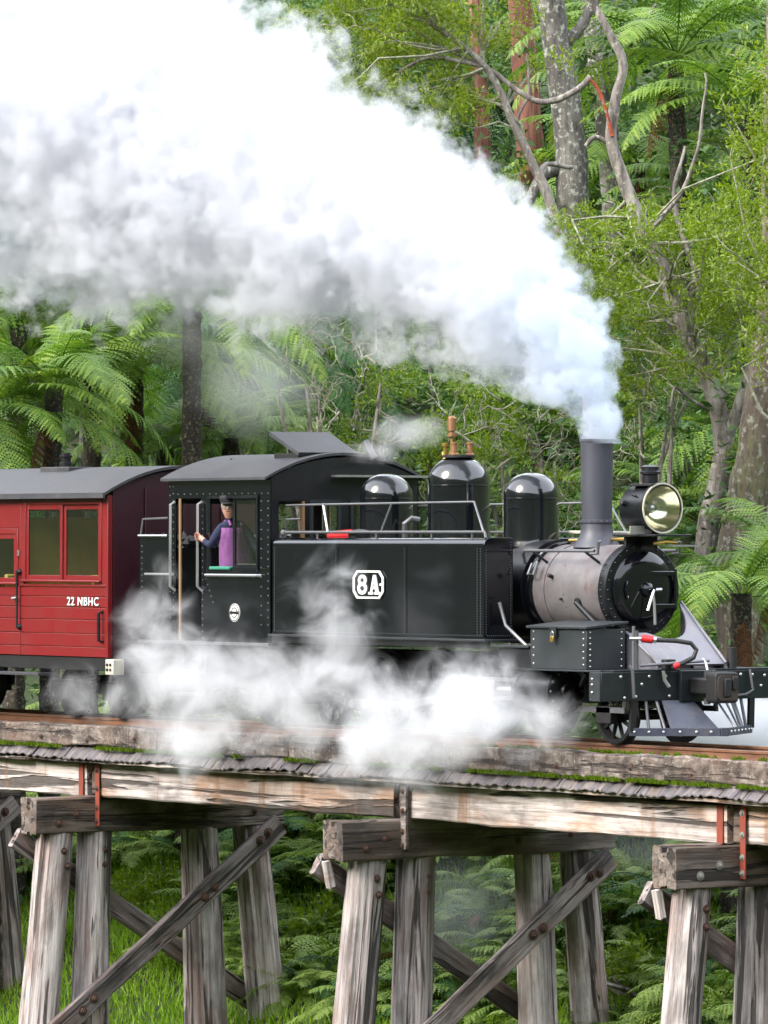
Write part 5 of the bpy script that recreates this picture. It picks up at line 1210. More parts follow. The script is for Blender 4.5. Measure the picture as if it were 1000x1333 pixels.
def tree_fern(px, py, depth, sc, label, dark=False, nf=18, r=0.12, dead=1, group='tree ferns on the hillside', name='tree_fern'):
    c = at(px, py, depth); gz = ground_z(c.x, c.y); gz = min(gz, c.z-0.5)
    if label == GL:
        tone = 'dark green' if dark else 'bright green'
        if px < 210: where = 'behind the red carriage roof' if py > 360 else 'high on the slope, half lost in the smoke'
        elif px < 470: where = 'behind the cab roof and its bare twiggy shrub' if py > 380 else 'far up the slope behind the smoke plume'
        elif px < 760: where = 'behind the domes and chimney' if py > 380 else 'near the red barked trunks'
        else: where = 'behind the headlamp, under the pale twisting tree' if py > 380 else 'high on the slope beyond the pale twisting tree'
        label = '%s tree fern %s' % (tone, where); group = group+', '+tone+' '+where
    root = empty(name, (c.x, c.y, gz), label, 'tree fern', group)
    h = c.z-gz; pts = []; b = MB(); V = []; F = []; n = 14; m = max(6, int(h/0.10)); se = VR.uniform(0, 99)
    for i in range(m+1):
        t = i/m; lean = Vector((0.10*math.sin(t*2.2+se), 0.10*math.cos(t*1.7+se), 0))*(1-t)*min(1, h/4)
        rr = r*(1.25-0.3*t)*(1+0.10*(i % 2))
        for j in range(n):
            a = 2*math.pi*j/n; k = 1+0.22*mnoise.noise(Vector((math.cos(a)*3, math.sin(a)*3+se, i*0.9)))
            V.append((lean.x+math.cos(a)*rr*k, lean.y+math.sin(a)*rr*k, gz-0.3+(h+0.35)*t-gz))
    for i in range(m):
        for j in range(n): F.append((i*n+j, i*n+(j+1) % n, (i+1)*n+(j+1) % n, (i+1)*n+j))
    tm = MB().add(V, F).mesh('trunk', M['fern_trunk'], 50); to = bpy.data.objects.new('trunk', tm); COL.objects.link(to); to.parent = root
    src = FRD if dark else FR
    for k in range(nf):
        o = bpy.data.objects.new('frond', src[VR.randrange(len(src))]); COL.objects.link(o); o.parent = root
        az = k*2.39996+VR.uniform(-0.25, 0.25); s = sc*VR.uniform(0.85, 1.12)
        o.matrix_basis = Matrix.Translation((0, 0, h-0.03*k/nf)) @ Matrix.Rotation(az, 4, 'Z') @ Matrix.Rotation(VR.uniform(-0.22, 0.22), 4, 'Y') @ Matrix.Rotation(VR.uniform(-0.3, 0.3), 4, 'X') @ Matrix.Scale(s, 4)
    for k in range(dead):
        o = bpy.data.objects.new('dead_frond', DEAD); COL.objects.link(o); o.parent = root
        o.matrix_basis = Matrix.Translation((0, 0, h-0.1)) @ Matrix.Rotation(VR.uniform(0, 6.28), 4, 'Z') @ Matrix.Scale(sc*VR.uniform(0.7, 1), 4)
    return root
GL = 'tree fern among the crowded green tree ferns on the slope behind the train'
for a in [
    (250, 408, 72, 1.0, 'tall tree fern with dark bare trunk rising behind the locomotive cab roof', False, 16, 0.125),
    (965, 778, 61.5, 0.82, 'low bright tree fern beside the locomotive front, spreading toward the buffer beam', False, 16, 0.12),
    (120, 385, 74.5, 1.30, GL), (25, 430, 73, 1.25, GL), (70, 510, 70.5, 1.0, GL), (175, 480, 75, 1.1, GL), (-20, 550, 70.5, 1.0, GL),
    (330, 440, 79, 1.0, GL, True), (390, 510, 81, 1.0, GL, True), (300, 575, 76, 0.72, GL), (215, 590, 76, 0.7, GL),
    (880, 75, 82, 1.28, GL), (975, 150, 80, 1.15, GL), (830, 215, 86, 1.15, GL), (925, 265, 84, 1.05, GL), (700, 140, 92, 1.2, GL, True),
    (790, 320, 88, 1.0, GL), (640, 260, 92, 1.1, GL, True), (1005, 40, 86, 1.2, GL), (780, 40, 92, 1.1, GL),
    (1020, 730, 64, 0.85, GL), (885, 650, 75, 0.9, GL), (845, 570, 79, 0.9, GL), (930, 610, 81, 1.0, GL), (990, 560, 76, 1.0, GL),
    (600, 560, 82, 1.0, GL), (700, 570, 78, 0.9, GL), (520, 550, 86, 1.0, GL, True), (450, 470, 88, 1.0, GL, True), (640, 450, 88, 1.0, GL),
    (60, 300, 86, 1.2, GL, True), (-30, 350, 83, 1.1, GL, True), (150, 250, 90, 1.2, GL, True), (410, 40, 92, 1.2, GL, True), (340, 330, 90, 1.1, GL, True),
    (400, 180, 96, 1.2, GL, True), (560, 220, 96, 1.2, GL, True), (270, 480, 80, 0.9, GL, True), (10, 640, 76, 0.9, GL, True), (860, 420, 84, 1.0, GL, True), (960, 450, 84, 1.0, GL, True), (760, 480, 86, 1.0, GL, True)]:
    tree_fern(*a)

# ---- broadleaf trees
def leaves_mesh(name, blobs, size, mat, seed, per=26, spread=0.20, density=95, flat=0.75):
    """blobs: (centre, radius). sprays of small leaves through each blob"""
    rn = random.Random(seed); V = []; F = []; tw = MB()
    for c, r in blobs:
        nsp = int(density*r*r)
        for _ in range(nsp):
            d = Vector((rn.gauss(0, 1), rn.gauss(0, 1), rn.gauss(0, 1))).normalized(); rad = r*(rn.random()**0.45)
            q = c+Vector((d.x*rad, d.y*rad, d.z*rad*flat))
            if mnoise.noise(q*1.6+Vector((seed, 0, 0))) < -0.12: continue
            dirv = (d+Vector((rn.gauss(0, .6), rn.gauss(0, .6), rn.gauss(0, .6)+0.35))).normalized(); ln = spread*rn.uniform(0.7, 1.5)
            for k in range(per):
                t = rn.random(); p = q+dirv*(ln*t)+Vector((rn.gauss(0, 1), rn.gauss(0, 1), rn.gauss(0, 1)))*spread*0.26
                u = (dirv*0.6+Vector((rn.gauss(0, 1), rn.gauss(0, 1), rn.gauss(0, 1)))*0.6).normalized(); nrm = (Vector((0, 0, 1))+Vector((rn.gauss(0, 1), rn.gauss(0, 1), rn.gauss(0, 1)))*0.8)
                w = u.cross(nrm).normalized(); s = size*rn.uniform(0.65, 1.3); nn = w.cross(u)
                k0 = len(V); V += [tuple(p), tuple(p+u*s*0.5+w*s*0.19+nn*s*0.06), tuple(p+u*s), tuple(p+u*s*0.5-w*s*0.19+nn*s*0.06)]; F += [(k0, k0+1, k0+2), (k0, k0+2, k0+3)]
    me = bpy.data.meshes.new(name); me.from_pydata(V, [], F); me.materials.append(M[mat]); me.update(); return me
def limb_pts(path, depth, jitter=0.02, sub=4, dd=0.0):
    P_ = [at(x, y, depth+dd*i) for i, (x, y) in enumerate(path)]; out = []
    for i in range(len(P_)-1):
        p0, p1, p2, p3 = P_[max(i-1, 0)], P_[i], P_[i+1], P_[min(i+2, len(P_)-1)]
        for k in range(sub):
            t = k/sub; q = 0.5*((2*p1)+(p2-p0)*t+(2*p0-5*p1+4*p2-p3)*t*t+(3*p1-p0-3*p2+p3)*t**3)
            out.append(q+Vector((mnoise.noise(q*3), mnoise.noise(q*3+Vector((7, 0, 0))), mnoise.noise(q*3+Vector((0, 9, 0)))))*jitter)
    out.append(P_[-1]); return out
def trunk_tube(pts, r0, r1, n=12, wob=0.10, seed=0):
    b = MB(); m = len(pts); b.tube(pts, [r0+(r1-r0)*i/(m-1) for i in range(m)], n)
    V = []
    for i, v in enumerate(b.V):
        c = pts[min(i//n, m-1)]; d = Vector(v)-c; k = 1+wob*mnoise.noise(Vector(v)*2.2+Vector((seed, 0, 0)))+wob*0.6*mnoise.noise(Vector(v)*7+Vector((seed, 3, 0)))
        V.append(tuple(c+d*k))
    b.V = V; return b
def twig(b, p, d, ln, r, lev, rn, curl=0.5):
    pts = [p]; rr = [r]; d = d.normalized()
    for i in range(5):
        d = (d+Vector((rn.gauss(0, curl), rn.gauss(0, curl), rn.gauss(0, curl)+0.04))*0.55).normalized(); pts.append(pts[-1]+d*(ln/5)); rr.append(r*(1-0.14*(i+1)))
        if lev > 0 and i > 0 and rn.random() < 0.8:
            s = Vector((rn.gauss(0, 1), rn.gauss(0, 1), rn.gauss(0, 1))).normalized()
            twig(b, pts[-1], (d+s*0.9), ln*rn.uniform(0.45, 0.7), r*0.6, lev-1, rn, curl)
    b.tube(pts, rr, 4)
def tree(name, label, path, depth, r0, r1, bark, limbs=(), blobs=(), leaf='leaf_lime', size=0.075, density=95, seed=0, cat='tree', twigs=0, group=None, n=12, patches=(), twig_mat='twig_lichen', per=26):
    top = at(*path[0], depth); gz = ground_z(top.x, top.y)
    pts = limb_pts(path, depth)
    if pts[0].z > gz: 
        k = max(2, int((pts[0].z-gz)/0.4)); pts = [Vector((pts[0].x+0.12*math.sin(i), pts[0].y, gz-0.2+(pts[0].z-gz+0.2)*i/k)) for i in range(k)]+pts
    else: gz = pts[0].z-0.2
    root = empty(name, (pts[0].x, pts[0].y, gz), label, cat, group); rn = random.Random(seed)
    adopt_ = lambda me, nm: adopt(link_mesh(nm, me), root)
    tr = adopt_(trunk_tube(pts, r0, r1, n, seed=seed).mesh('trunk', M[bark], 60), 'trunk')
    for lp, lr0, lr1, dd in limbs:
        l = adopt(link_mesh('branch', trunk_tube(limb_pts(lp, depth, 0.03, 4, dd), lr0, lr1, 8, seed=seed+3).mesh('branch', M[bark], 60)), root)
    for (pp, r_, bk) in patches: adopt(link_mesh('torn_bark', trunk_tube(limb_pts(pp, depth-0.12), r_, r_*0.8, 8, 0.3, 5).mesh('torn_bark', M[bk], 60)), root)
    bl = [(at(x, y, depth+dd_), r_) for x, y, r_, dd_ in blobs]
    if bl:
        adopt_(leaves_mesh('crown', bl, size, leaf, seed, density=density, per=per), 'crown')
        b = MB()
        for c, r_ in bl:
            ni = min(range(len(pts)), key=lambda q: (pts[q]-c).length)
            for _ in range(2):
                near = pts[max(0, min(len(pts)-1, ni+rn.randint(-7, 2)))]
                e = c+Vector((rn.gauss(0, .4), rn.gauss(0, .4), rn.gauss(0, .3)))*r_; mid = (near+e)/2+Vector((rn.gauss(0, .18), rn.gauss(0, .18), -0.1+rn.random()*0.45))*min(1.0, (near-e).length); 
                b.tube([near, near.lerp(mid, 0.5)+Vector((rn.gauss(0, .06), rn.gauss(0, .06), rn.uniform(-.12, .12))), mid, e], [0.026, 0.021, 0.016, 0.008], 5)
                twig(b, e, e-mid, r_*0.7, 0.010, 1, rn)
        adopt_(b.mesh('twigs', M[twig_mat], 60), 'twigs')['kind'] = 'stuff'
    return root
tree('gum_tree', 'thick dark grey lichened tree trunk behind the smoke, left of the twin pale trunk', [(750, 560), (752, 420), (748, 310), (742, 180), (728, 80), (714, -40), (708, -260), (712, -600)], 80, 0.30, 0.16, 'bark_grey',
     limbs=[([(742, 215), (715, 222), (700, 240), (690, 262)], 0.13, 0.07, -0.1), ([(735, 60), (765, 20), (790, -40)], 0.10, 0.06, 0.1)], seed=1, cat='tree', n=16, blobs=[(700, -420, 2.2, 0), (760, -560, 2.4, 1), (640, -560, 2.0, 0)], leaf='leaf_mid', size=0.12, density=16)
tree('gum_tree', 'slimmer mottled grey tree trunk standing behind the thick lichened trunk', [(806, 420), (800, 290), (792, 180), (780, 90), (768, 0), (760, -150), (770, -500)], 84, 0.21, 0.12, 'bark_grey', limbs=[([(778, 70), (800, 50), (830, 35), (855, 5)], 0.06, 0.03, 0)], seed=2, blobs=[(780, -420, 2.0, 0), (840, -520, 2.0, 0)], leaf='leaf_mid', size=0.12, density=16)
tree('wattle_tree', 'pale twisting tree forking behind the headlamp with lime green leaves', [(915, 760), (922, 690), (938, 615), (941, 560), (925, 500), (895, 432), (868, 365), (838, 300), (815, 240), (796, 185), (801, 130), (811, 85), (792, 40), (766, -10), (750, -80)], 72, 0.165, 0.035, 'bark_pale',
     limbs=[([(944, 575), (965, 520), (985, 465), (1012, 400), (1020, 330)], 0.095, 0.05, -0.15), ([(890, 415), (907, 365), (896, 325), (882, 285), (880, 240), (892, 190)], 0.055, 0.02, 0.1), ([(912, 475), (888, 440), (866, 415)], 0.05, 0.025, 0), ([(842, 305), (880, 260), (905, 210), (915, 150), (918, 95)], 0.035, 0.015, -0.1), ([(798, 190), (775, 178), (762, 190)], 0.04, 0.03, 0), ([(935, 540), (900, 520), (880, 505), (872, 530)], 0.03, 0.015, -0.1)],
     blobs=[(800, 335, 0.75, 0.3), (855, 300, 0.7, 1.0), (930, 340, 0.85, 0.3), (985, 300, 0.85, -0.3), (905, 400, 0.6, 0.8), (830, 400, 0.6, 1.0), (965, 420, 0.7, 0.6), (1010, 430, 0.8, -0.3), (775, 375, 0.5, 0.5), (1000, 230, 0.7, 0), (830, 490, 0.55, 0.8), (790, 445, 0.4, 0.6), (760, 300, 0.4, 0.5), (745, 345, 0.45, -1), (800, 385, 0.5, -1.2), (855, 350, 0.5, -1), (880, 425, 0.45, -1), (765, 425, 0.4, -0.5), (935, 300, 0.5, -1), (820, 310, 0.4, -1), (900, 470, 0.4, -1), (960, 370, 0.5, -1)], seed=3, patches=[([(768, 103), (779, 116), (788, 138), (794, 165), (797, 178)], 0.030, 'bark_orange')], density=190, size=0.075)
tree('gum_tree', 'stout mossy brown trunk beside the pale twisting tree and low fern', [(958, 745), (975, 650), (990, 560), (1003, 460), (1012, 340), (1016, 160), (1020, -60), (1030, -400)], 68, 0.31, 0.18, 'bark_moss', limbs=[([(985, 620), (955, 655), (940, 680)], 0.07, 0.03, -0.05)], seed=4, n=16, blobs=[(1040, -350, 2.0, 0), (1100, -200, 1.8, 0)], leaf='leaf_mid', size=0.12, density=16)
tree('gum_tree', 'broad trunk with peeling red bark beyond the leafy branch', [(694, 300), (690, 200), (685, 120), (680, 40), (676, -60), (680, -400)], 88, 0.26, 0.18, 'bark_red', seed=5, n=14, blobs=[(680, -420, 2.2, 0)], leaf='leaf_mid', size=0.12, density=16)
tree('gum_tree', 'narrow reddish trunk half hidden by lime foliage', [(632, 260), (628, 160), (622, 60), (618, -60), (622, -400)], 90, 0.15, 0.10, 'bark_red', seed=6, blobs=[(600, -420, 2.0, 0)], leaf='leaf_mid', size=0.12, density=16)
tree('wattle_tree', 'slender leaning tree with lime green crown above the smoke', [(770, 560), (752, 400), (735, 320), (715, 262), (690, 205), (665, 152), (640, 98), (605, 62), (560, 30)], 75, 0.10, 0.035, 'bark_pale',
     limbs=[([(770, 100), (745, 122), (705, 133), (668, 112), (640, 92), (600, 80), (555, 76), (510, 100), (490, 118)], 0.05, 0.02, 0), ([(690, 205), (675, 160), (688, 120), (686, 70)], 0.03, 0.015, 0), ([(700, 235), (712, 215), (745, 218)], 0.04, 0.03, 0.3)],
     blobs=[(450, 60, 0.85, 0.5), (520, 40, 0.95, 0), (590, 40, 0.75, 0.4), (485, 125, 0.6, 0), (560, 135, 0.6, 0), (615, 150, 0.42, 0), (425, 15, 0.6, 0.5), (655, 30, 0.5, 0.6), (525, 165, 0.4, 0), (600, -40, 0.9, 0), (480, -40, 1.0, 0), (720, 90, 0.30, 0.3)], seed=7, density=230, size=0.075)
tree('wattle_tree', 'lime leafed young tree screening the upper part of the mossy trunk', [(1045, 780), (1040, 650), (1035, 500), (1020, 380), (1010, 260), (1005, 120), (1000, 20)], 66, 0.07, 0.02, 'bark_pale',
     blobs=[(990, 380, 0.55, 0), (1005, 300, 0.7, 0), (975, 230, 0.5, 0), (1000, 450, 0.5, 0), (985, 150, 0.45, 0), (960, 330, 0.4, 0), (1015, 370, 0.6, 0.2), (1020, 200, 0.6, 0), (1000, 90, 0.45, 0.2)], seed=9, density=200, size=0.075)
def shrub(label, px, py, depth, blobs, leaf, seed, tw=(), size=0.075, density=170, name='shrub', group='shrubs on the hillside'):
    c = at(px, py, depth); gz = min(ground_z(c.x, c.y), c.z-0.3)
    root = empty(name, (c.x, c.y, gz), label, 'shrub', group); rn = random.Random(seed)
    b = MB()
    for k in range(4):
        e = c+Vector((rn.gauss(0, .4), rn.gauss(0, .4), 0)); b.tube([Vector((c.x, c.y, gz-0.1)), Vector((c.x, c.y, gz)).lerp(e, 0.5)+Vector((rn.gauss(0, .12), rn.gauss(0, .12), 0)), e], [0.05, 0.035, 0.02], 6)
    adopt(link_mesh('stem', b.mesh('stem', M['bark_pale'], 60)), root)
    if blobs: adopt(link_mesh('foliage', leaves_mesh('foliage', [(at(x, y, depth+d), r) for x, y, r, d in blobs], size, leaf, seed, density=density)), root)
    if tw:
        b = MB()
        for x, y, r, k in tw:
            for _ in range(k):
                p = at(x, y, depth+rn.gauss(0, 0.2))+Vector((rn.gauss(0, .3), rn.gauss(0, .3), rn.gauss(0, .25)))*r; twig(b, p, Vector((rn.gauss(0, 1), rn.gauss(0, 1), rn.gauss(0, .8))), r*rn.uniform(0.7, 1.3), 0.016, 2, rn, 0.7)
        adopt(link_mesh('twigs', b.mesh('twigs', M['twig_lichen'], 60)), root)['kind'] = 'stuff'
    return root
shrub('lichened leafless shrub with pale tangled twigs behind the cab roof vent', 430, 500, 71, [(500, 515, 0.38, 0), (460, 575, 0.35, 0), (540, 560, 0.32, 0), (430, 600, 0.3, 0), (520, 480, 0.3, 0.3)], 'leaf_lime', 11, [(400, 440, 0.7, 7), (470, 480, 0.8, 8), (420, 540, 0.6, 7), (500, 560, 0.5, 5), (370, 420, 0.5, 5)])
shrub('twiggy yellow green shrub between the domes and chimney', 680, 600, 71, [(640, 590, 0.45, 0), (710, 560, 0.45, 0), (690, 640, 0.4, 0), (610, 510, 0.4, 0.4), (745, 620, 0.35, 0), (660, 520, 0.35, 0.3)], 'leaf_lime', 12, [(660, 590, 0.8, 7), (720, 610, 0.7, 6), (610, 560, 0.7, 6), (700, 520, 0.6, 5)], density=150)
shrub('shrub of grey tangled twigs and sparse leaves behind the headlamp', 850, 520, 73, [(820, 560, 0.35, 0), (870, 560, 0.4, 0), (815, 480, 0.4, 0)], 'leaf_mid', 13, [(850, 460, 0.7, 9), (830, 520, 0.6, 6), (820, 590, 0.5, 4)], density=150)
shrub('lime leafy shrub against the mossy trunk', 1000, 560, 71, [(1000, 540, 0.4, 0), (985, 600, 0.3, 0)], 'leaf_lime', 14, density=150)
for i, (x, y, dp, r, lf) in enumerate([(650, 1130, 68, 0.55, 'leaf_mid'), (600, 1140, 70, 0.6, 'leaf_mid'), (820, 1180, 64, 0.5, 'leaf_lime'), (780, 1240, 63, 0.55, 'leaf_mid'), (560, 1260, 66, 0.45, 'leaf_mid'), (850, 1270, 61, 0.4, 'leaf_lime'), (950, 1250, 61, 0.5, 'leaf_mid'), (660, 1280, 64, 0.4, 'leaf_lime'), (180, 1120, 73, 0.5, 'leaf_mid'), (200, 1180, 71, 0.5, 'leaf_lime'), (960, 1170, 62, 0.4, 'leaf_mid'), (620, 1210, 67, 0.5, 'leaf_lime'), (830, 1110, 66, 0.4, 'leaf_lime'), (745, 1160, 66, 0.5, 'leaf_lime'), (400, 1130, 71, 0.5, 'leaf_lime'), (420, 1230, 67, 0.4, 'leaf_lime'), (560, 1120, 69, 0.4, 'leaf_lime'), (640, 1250, 65, 0.4, 'leaf_lime'), (220, 1240, 69, 0.4, 'leaf_lime')]):
    shrub('%s shrub in the gully %s' % ('lime leafed' if lf == 'leaf_lime' else 'mid green leafy', 'between the bents under the carriage and the tank' if x < 450 else 'between the bents under the tank and the pilot' if x < 880 else 'past the bent under the pilot'), x, y, dp, [(x-18, y-12, r*0.9, 0), (x+20, y-24, r*0.9, 0.2), (x, y+10, r*1.1, 0)], lf, 30+i, density=190, size=0.085, group='shrubs under the trestle')

# ---- understorey bushes between the ferns, few shapes shared by many plants
UB = []
for v, lf in enumerate(('leaf_mid', 'leaf_lime', 'leaf_mid', 'leaf_lime')):
    rn = random.Random(60+v)
    UB.append(leaves_mesh('foliage', [(Vector((rn.gauss(0, .55), rn.gauss(0, .55), rn.gauss(0, .45))), rn.uniform(0.4, 0.75)) for _ in range(6)], 0.10, lf, 60+v, density=90, per=22))
def understorey(px, py, depth, sc, v):
    c = at(px, py, depth); gz = min(ground_z(c.x, c.y), c.z-0.4)
    where = ('behind the cab and carriage roofs' if px < 480 else 'behind the domes and chimney' if px < 770 else 'around the pale twisting tree') if py > 350 else ('above the smoke plume near the red trunks' if px < 770 else 'among the high tree ferns')
    lab = '%s leafy bush %s' % ('lime green' if v % 2 else 'mid green', where)
    root = empty('bush', (c.x, c.y, gz), lab, 'bush', 'understorey: '+lab)
    st = MB().tube([(0, 0, -0.1), (0.08, 0.05, (c.z-gz)*0.5), (0, 0, c.z-gz)], [0.06, 0.045, 0.03], 6).mesh('stem', M['bark_grey'], 60)
    o = bpy.data.objects.new('stem', st); COL.objects.link(o); o.parent = root
    o = bpy.data.objects.new('foliage', UB[v]); COL.objects.link(o); o.parent = root
    o.matrix_basis = Matrix.Translation((0, 0, c.z-gz)) @ Matrix.Rotation(VR.uniform(0, 6.28), 4, 'Z') @ Matrix.Scale(sc, 4)
for px, py, dp, sc, v in [(430, 30, 88, 1.3, 0), (560, 60, 90, 1.3, 0), (660, 40, 94, 1.3, 2), (820, 20, 94, 1.2, 0), (560, 480, 80, 0.9, 0), (620, 420, 84, 1.0, 2), (460, 420, 84, 1.0, 0), (390, 400, 86, 1.0, 2), (720, 400, 84, 1.0, 1), (740, 470, 80, 0.9, 1), (800, 540, 78, 0.8, 1), (870, 330, 82, 1.0, 1), (940, 480, 78, 0.9, 0), (900, 560, 77, 0.7, 2), (560, 600, 77, 0.7, 1), (640, 640, 76, 0.7, 0), (760, 640, 76, 0.7, 0), (830, 700, 74, 0.6, 2), (340, 600, 77, 0.7, 0), (400, 560, 78, 0.8, 2), (100, 340, 84, 1.0, 2), (10, 380, 84, 1.1, 0), (960, 60, 90, 1.2, 2), (680, 310, 86, 1.0, 1), (780, 240, 90, 1.0, 2), (980, 640, 74, 0.7, 1), (1010, 600, 72, 0.7, 0), (500, 180, 92, 1.4, 0), (840, 140, 92, 1.0, 0), (720, 220, 90, 1.0, 0)]:
    understorey(px, py, dp, sc, v)

# ---- ground ferns
GF = [frond_mesh('frond', 0.85, 62, -20, 16, 0.17, 'fern_light', 31, seg=5), frond_mesh('frond', 0.95, 45, -45, 17, 0.19, 'fern_light', 32, seg=5), frond_mesh('frond', 0.9, 50, -40, 16, 0.18, 'fern_dark', 33, seg=5)]
def ground_fern(x, y, sc, label, group, dark=False, nf=9):
    z = ground_z(x, y); label = label % ('deep green' if dark else 'pale green'); root = empty('ground_fern', (x, y, z-0.02), label, 'fern', label)
    if VR.random() < 0.25:
        o = bpy.data.objects.new('dead_frond', DEAD); COL.objects.link(o); o.parent = root
        o.matrix_basis = Matrix.Translation((0, 0, 0.15)) @ Matrix.Rotation(VR.uniform(0, 6.28), 4, 'Z') @ Matrix.Rotation(-1.0, 4, 'Y') @ Matrix.Scale(sc*0.5, 4)
    for k in range(nf):
        o = bpy.data.objects.new('frond', GF[2] if dark and VR.random() < 0.75 else GF[VR.randrange(2)]); COL.objects.link(o); o.parent = root
        o.matrix_basis = Matrix.Rotation(k*2.39996+VR.uniform(-.3, .3), 4, 'Z') @ Matrix.Rotation(VR.uniform(-.3, .25), 4, 'Y') @ Matrix.Rotation(VR.uniform(-.3, .3), 4, 'X') @ Matrix.Scale(sc*VR.uniform(0.8, 1.15), 4)
def visible(px_lo, px_hi, d_lo, d_hi):
    d = VR.uniform(d_lo, d_hi); px = VR.uniform(px_lo, px_hi); q = at(px, 700, d); return px, d, q
cnt = 0; tries = 0
while cnt < 285 and tries < 5000:
    tries += 1
    px, d, q = visible(-60, 1060, 58, 80)
    if q.y < 1.6: continue
    py = HORIZON+(EYE-ground_z(q.x, q.y))/d*FPX
    if py > 1400 or py < 1000: continue
    if px < 240 and py > 1180-0.2*px+VR.uniform(-30, 30): continue
    if py > 1290 and px < 420 and VR.random() < 0.7: continue
    ground_fern(q.x, q.y, VR.uniform(0.75, 1.35), '%s ground fern in the gully '+('beyond the timber bent under the carriage' if px < 60 else 'between the bents under the carriage and the tank' if px < 450 else 'between the bents under the tank and the pilot' if px < 880 else 'past the bent under the pilot'), '', VR.random() < 0.35); cnt += 1
cnt = 0; tries = 0
while cnt < 60 and tries < 3000:
    tries += 1
    px, d, q = visible(-40, 1040, 64, 92)
    py = HORIZON+(EYE-ground_z(q.x, q.y))/d*FPX
    if q.y < 2 or py > 980 or py < 380: continue
    ground_fern(q.x, q.y, VR.uniform(1.0, 1.6), '%s ground fern on the slope '+('behind the carriage and cab' if px < 480 else 'behind the domes and chimney' if px < 770 else 'behind the headlamp and pilot'), '', VR.random() < 0.6); cnt += 1

# ---- what nobody could count: undergrowth over the slope, grass
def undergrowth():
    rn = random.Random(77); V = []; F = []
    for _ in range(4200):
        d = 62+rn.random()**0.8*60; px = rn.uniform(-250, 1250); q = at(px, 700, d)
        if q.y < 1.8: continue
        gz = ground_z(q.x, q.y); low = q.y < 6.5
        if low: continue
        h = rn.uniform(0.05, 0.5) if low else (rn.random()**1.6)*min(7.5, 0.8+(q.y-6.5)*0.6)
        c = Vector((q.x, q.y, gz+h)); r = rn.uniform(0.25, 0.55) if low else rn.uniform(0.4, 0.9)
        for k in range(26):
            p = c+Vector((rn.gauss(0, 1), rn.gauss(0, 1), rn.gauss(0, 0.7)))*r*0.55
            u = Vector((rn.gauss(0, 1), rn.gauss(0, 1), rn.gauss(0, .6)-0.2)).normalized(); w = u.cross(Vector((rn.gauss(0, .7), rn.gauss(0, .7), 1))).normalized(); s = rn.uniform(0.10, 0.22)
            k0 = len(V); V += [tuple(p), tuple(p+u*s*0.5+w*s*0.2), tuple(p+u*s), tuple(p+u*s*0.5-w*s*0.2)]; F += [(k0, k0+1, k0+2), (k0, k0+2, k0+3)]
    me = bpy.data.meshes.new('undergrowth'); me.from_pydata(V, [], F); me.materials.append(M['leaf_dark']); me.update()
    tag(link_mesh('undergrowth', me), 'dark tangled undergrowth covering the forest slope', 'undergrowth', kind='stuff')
undergrowth()
def grass():
    rn = random.Random(5); V = []; F = []
    for _ in range(120000):
        d = rn.uniform(58, 76); px = rn.uniform(-120, 1080); q = at(px, 700, d)
        if q.y < 0.2: continue
        if q.y > (4.2 if px < 320 else 6.5)+1.2*mnoise.noise(Vector((q.x*0.5, q.y*0.5, 0))): continue
        if px > 300 and rn.random() < 0.4: continue
        z = ground_z(q.x, q.y); a = rn.uniform(0, 6.28); h = rn.uniform(0.08, 0.24); s = 0.013; l = Vector((rn.gauss(0, .07), rn.gauss(0, .07), h)); k = len(V)
        V += [(q.x-math.cos(a)*s, q.y-math.sin(a)*s, z-0.02), (q.x+math.cos(a)*s, q.y+math.sin(a)*s, z-0.02), (q.x+l.x, q.y+l.y, z+l.z)]; F.append((k, k+1, k+2))
    me = bpy.data.meshes.new('grass'); me.from_pydata(V, [], F); me.materials.append(M['grass_blade']); me.update()
    tag(link_mesh('grass', me), 'bright green grass in the clearing under the trestle', 'grass', kind='stuff')
grass()
# ------------------------------------------------------------------ smoke and steam
class NB:
    """tiny node-graph helper"""
    def __init__(s, nt): s.nt = nt
    def n(s, t, **k):
        q = s.nt.nodes.new(t)
        for a, b in k.items(): setattr(q, a, b)
        return q
    def put(s, sock, v):
        if hasattr(v, 'links') or isinstance(v, bpy.types.NodeSocket): s.nt.links.new(v, sock)
        elif v is not None: sock.default_value = v
    def m(s, op, a, b=None, c=None, clamp=False):
        q = s.n('ShaderNodeMath', operation=op, use_clamp=clamp)
        s.put(q.inputs[0], a)
        if b is not None: s.put(q.inputs[1], b)
        if c is not None: s.put(q.inputs[2], c)
        return q.outputs[0]
    def mr(s, v, a, b, c, d, clamp=True, smooth=False):
        q = s.n('ShaderNodeMapRange', clamp=clamp)
        if smooth: q.interpolation_type = 'SMOOTHSTEP'
        for i, x in enumerate((v, a, b, c, d)): s.put(q.inputs[i], x)
        return q.outputs[0]
    def curve(s, v, pts, lo, hi, vmax):
        """piecewise smooth curve: pts (t, value); input 0..vmax"""
        x = s.m('DIVIDE', v, vmax, clamp=True)
        q = s.n('ShaderNodeFloatCurve'); s.nt.links.new(x, q.inputs['Value'])
        c = q.mapping.curves[0]
        P = [(a/vmax, (b-lo)/(hi-lo)) for a, b in pts]
        while len(c.points) < len(P): c.points.new(0.5, 0.5)
        for p, (a, b) in zip(c.points, P): p.location = (a, b); p.handle_type = 'AUTO'
        q.mapping.update()
        return s.m('MULTIPLY_ADD', q.outputs[0], hi-lo, lo)

def interp(pts, t):
    if t <= pts[0][0]: return pts[0][1]
    for (a, b), (c, d) in zip(pts, pts[1:]):
        if t <= c: return b+(d-b)*(t-a)/(c-a)
    return pts[-1][1]

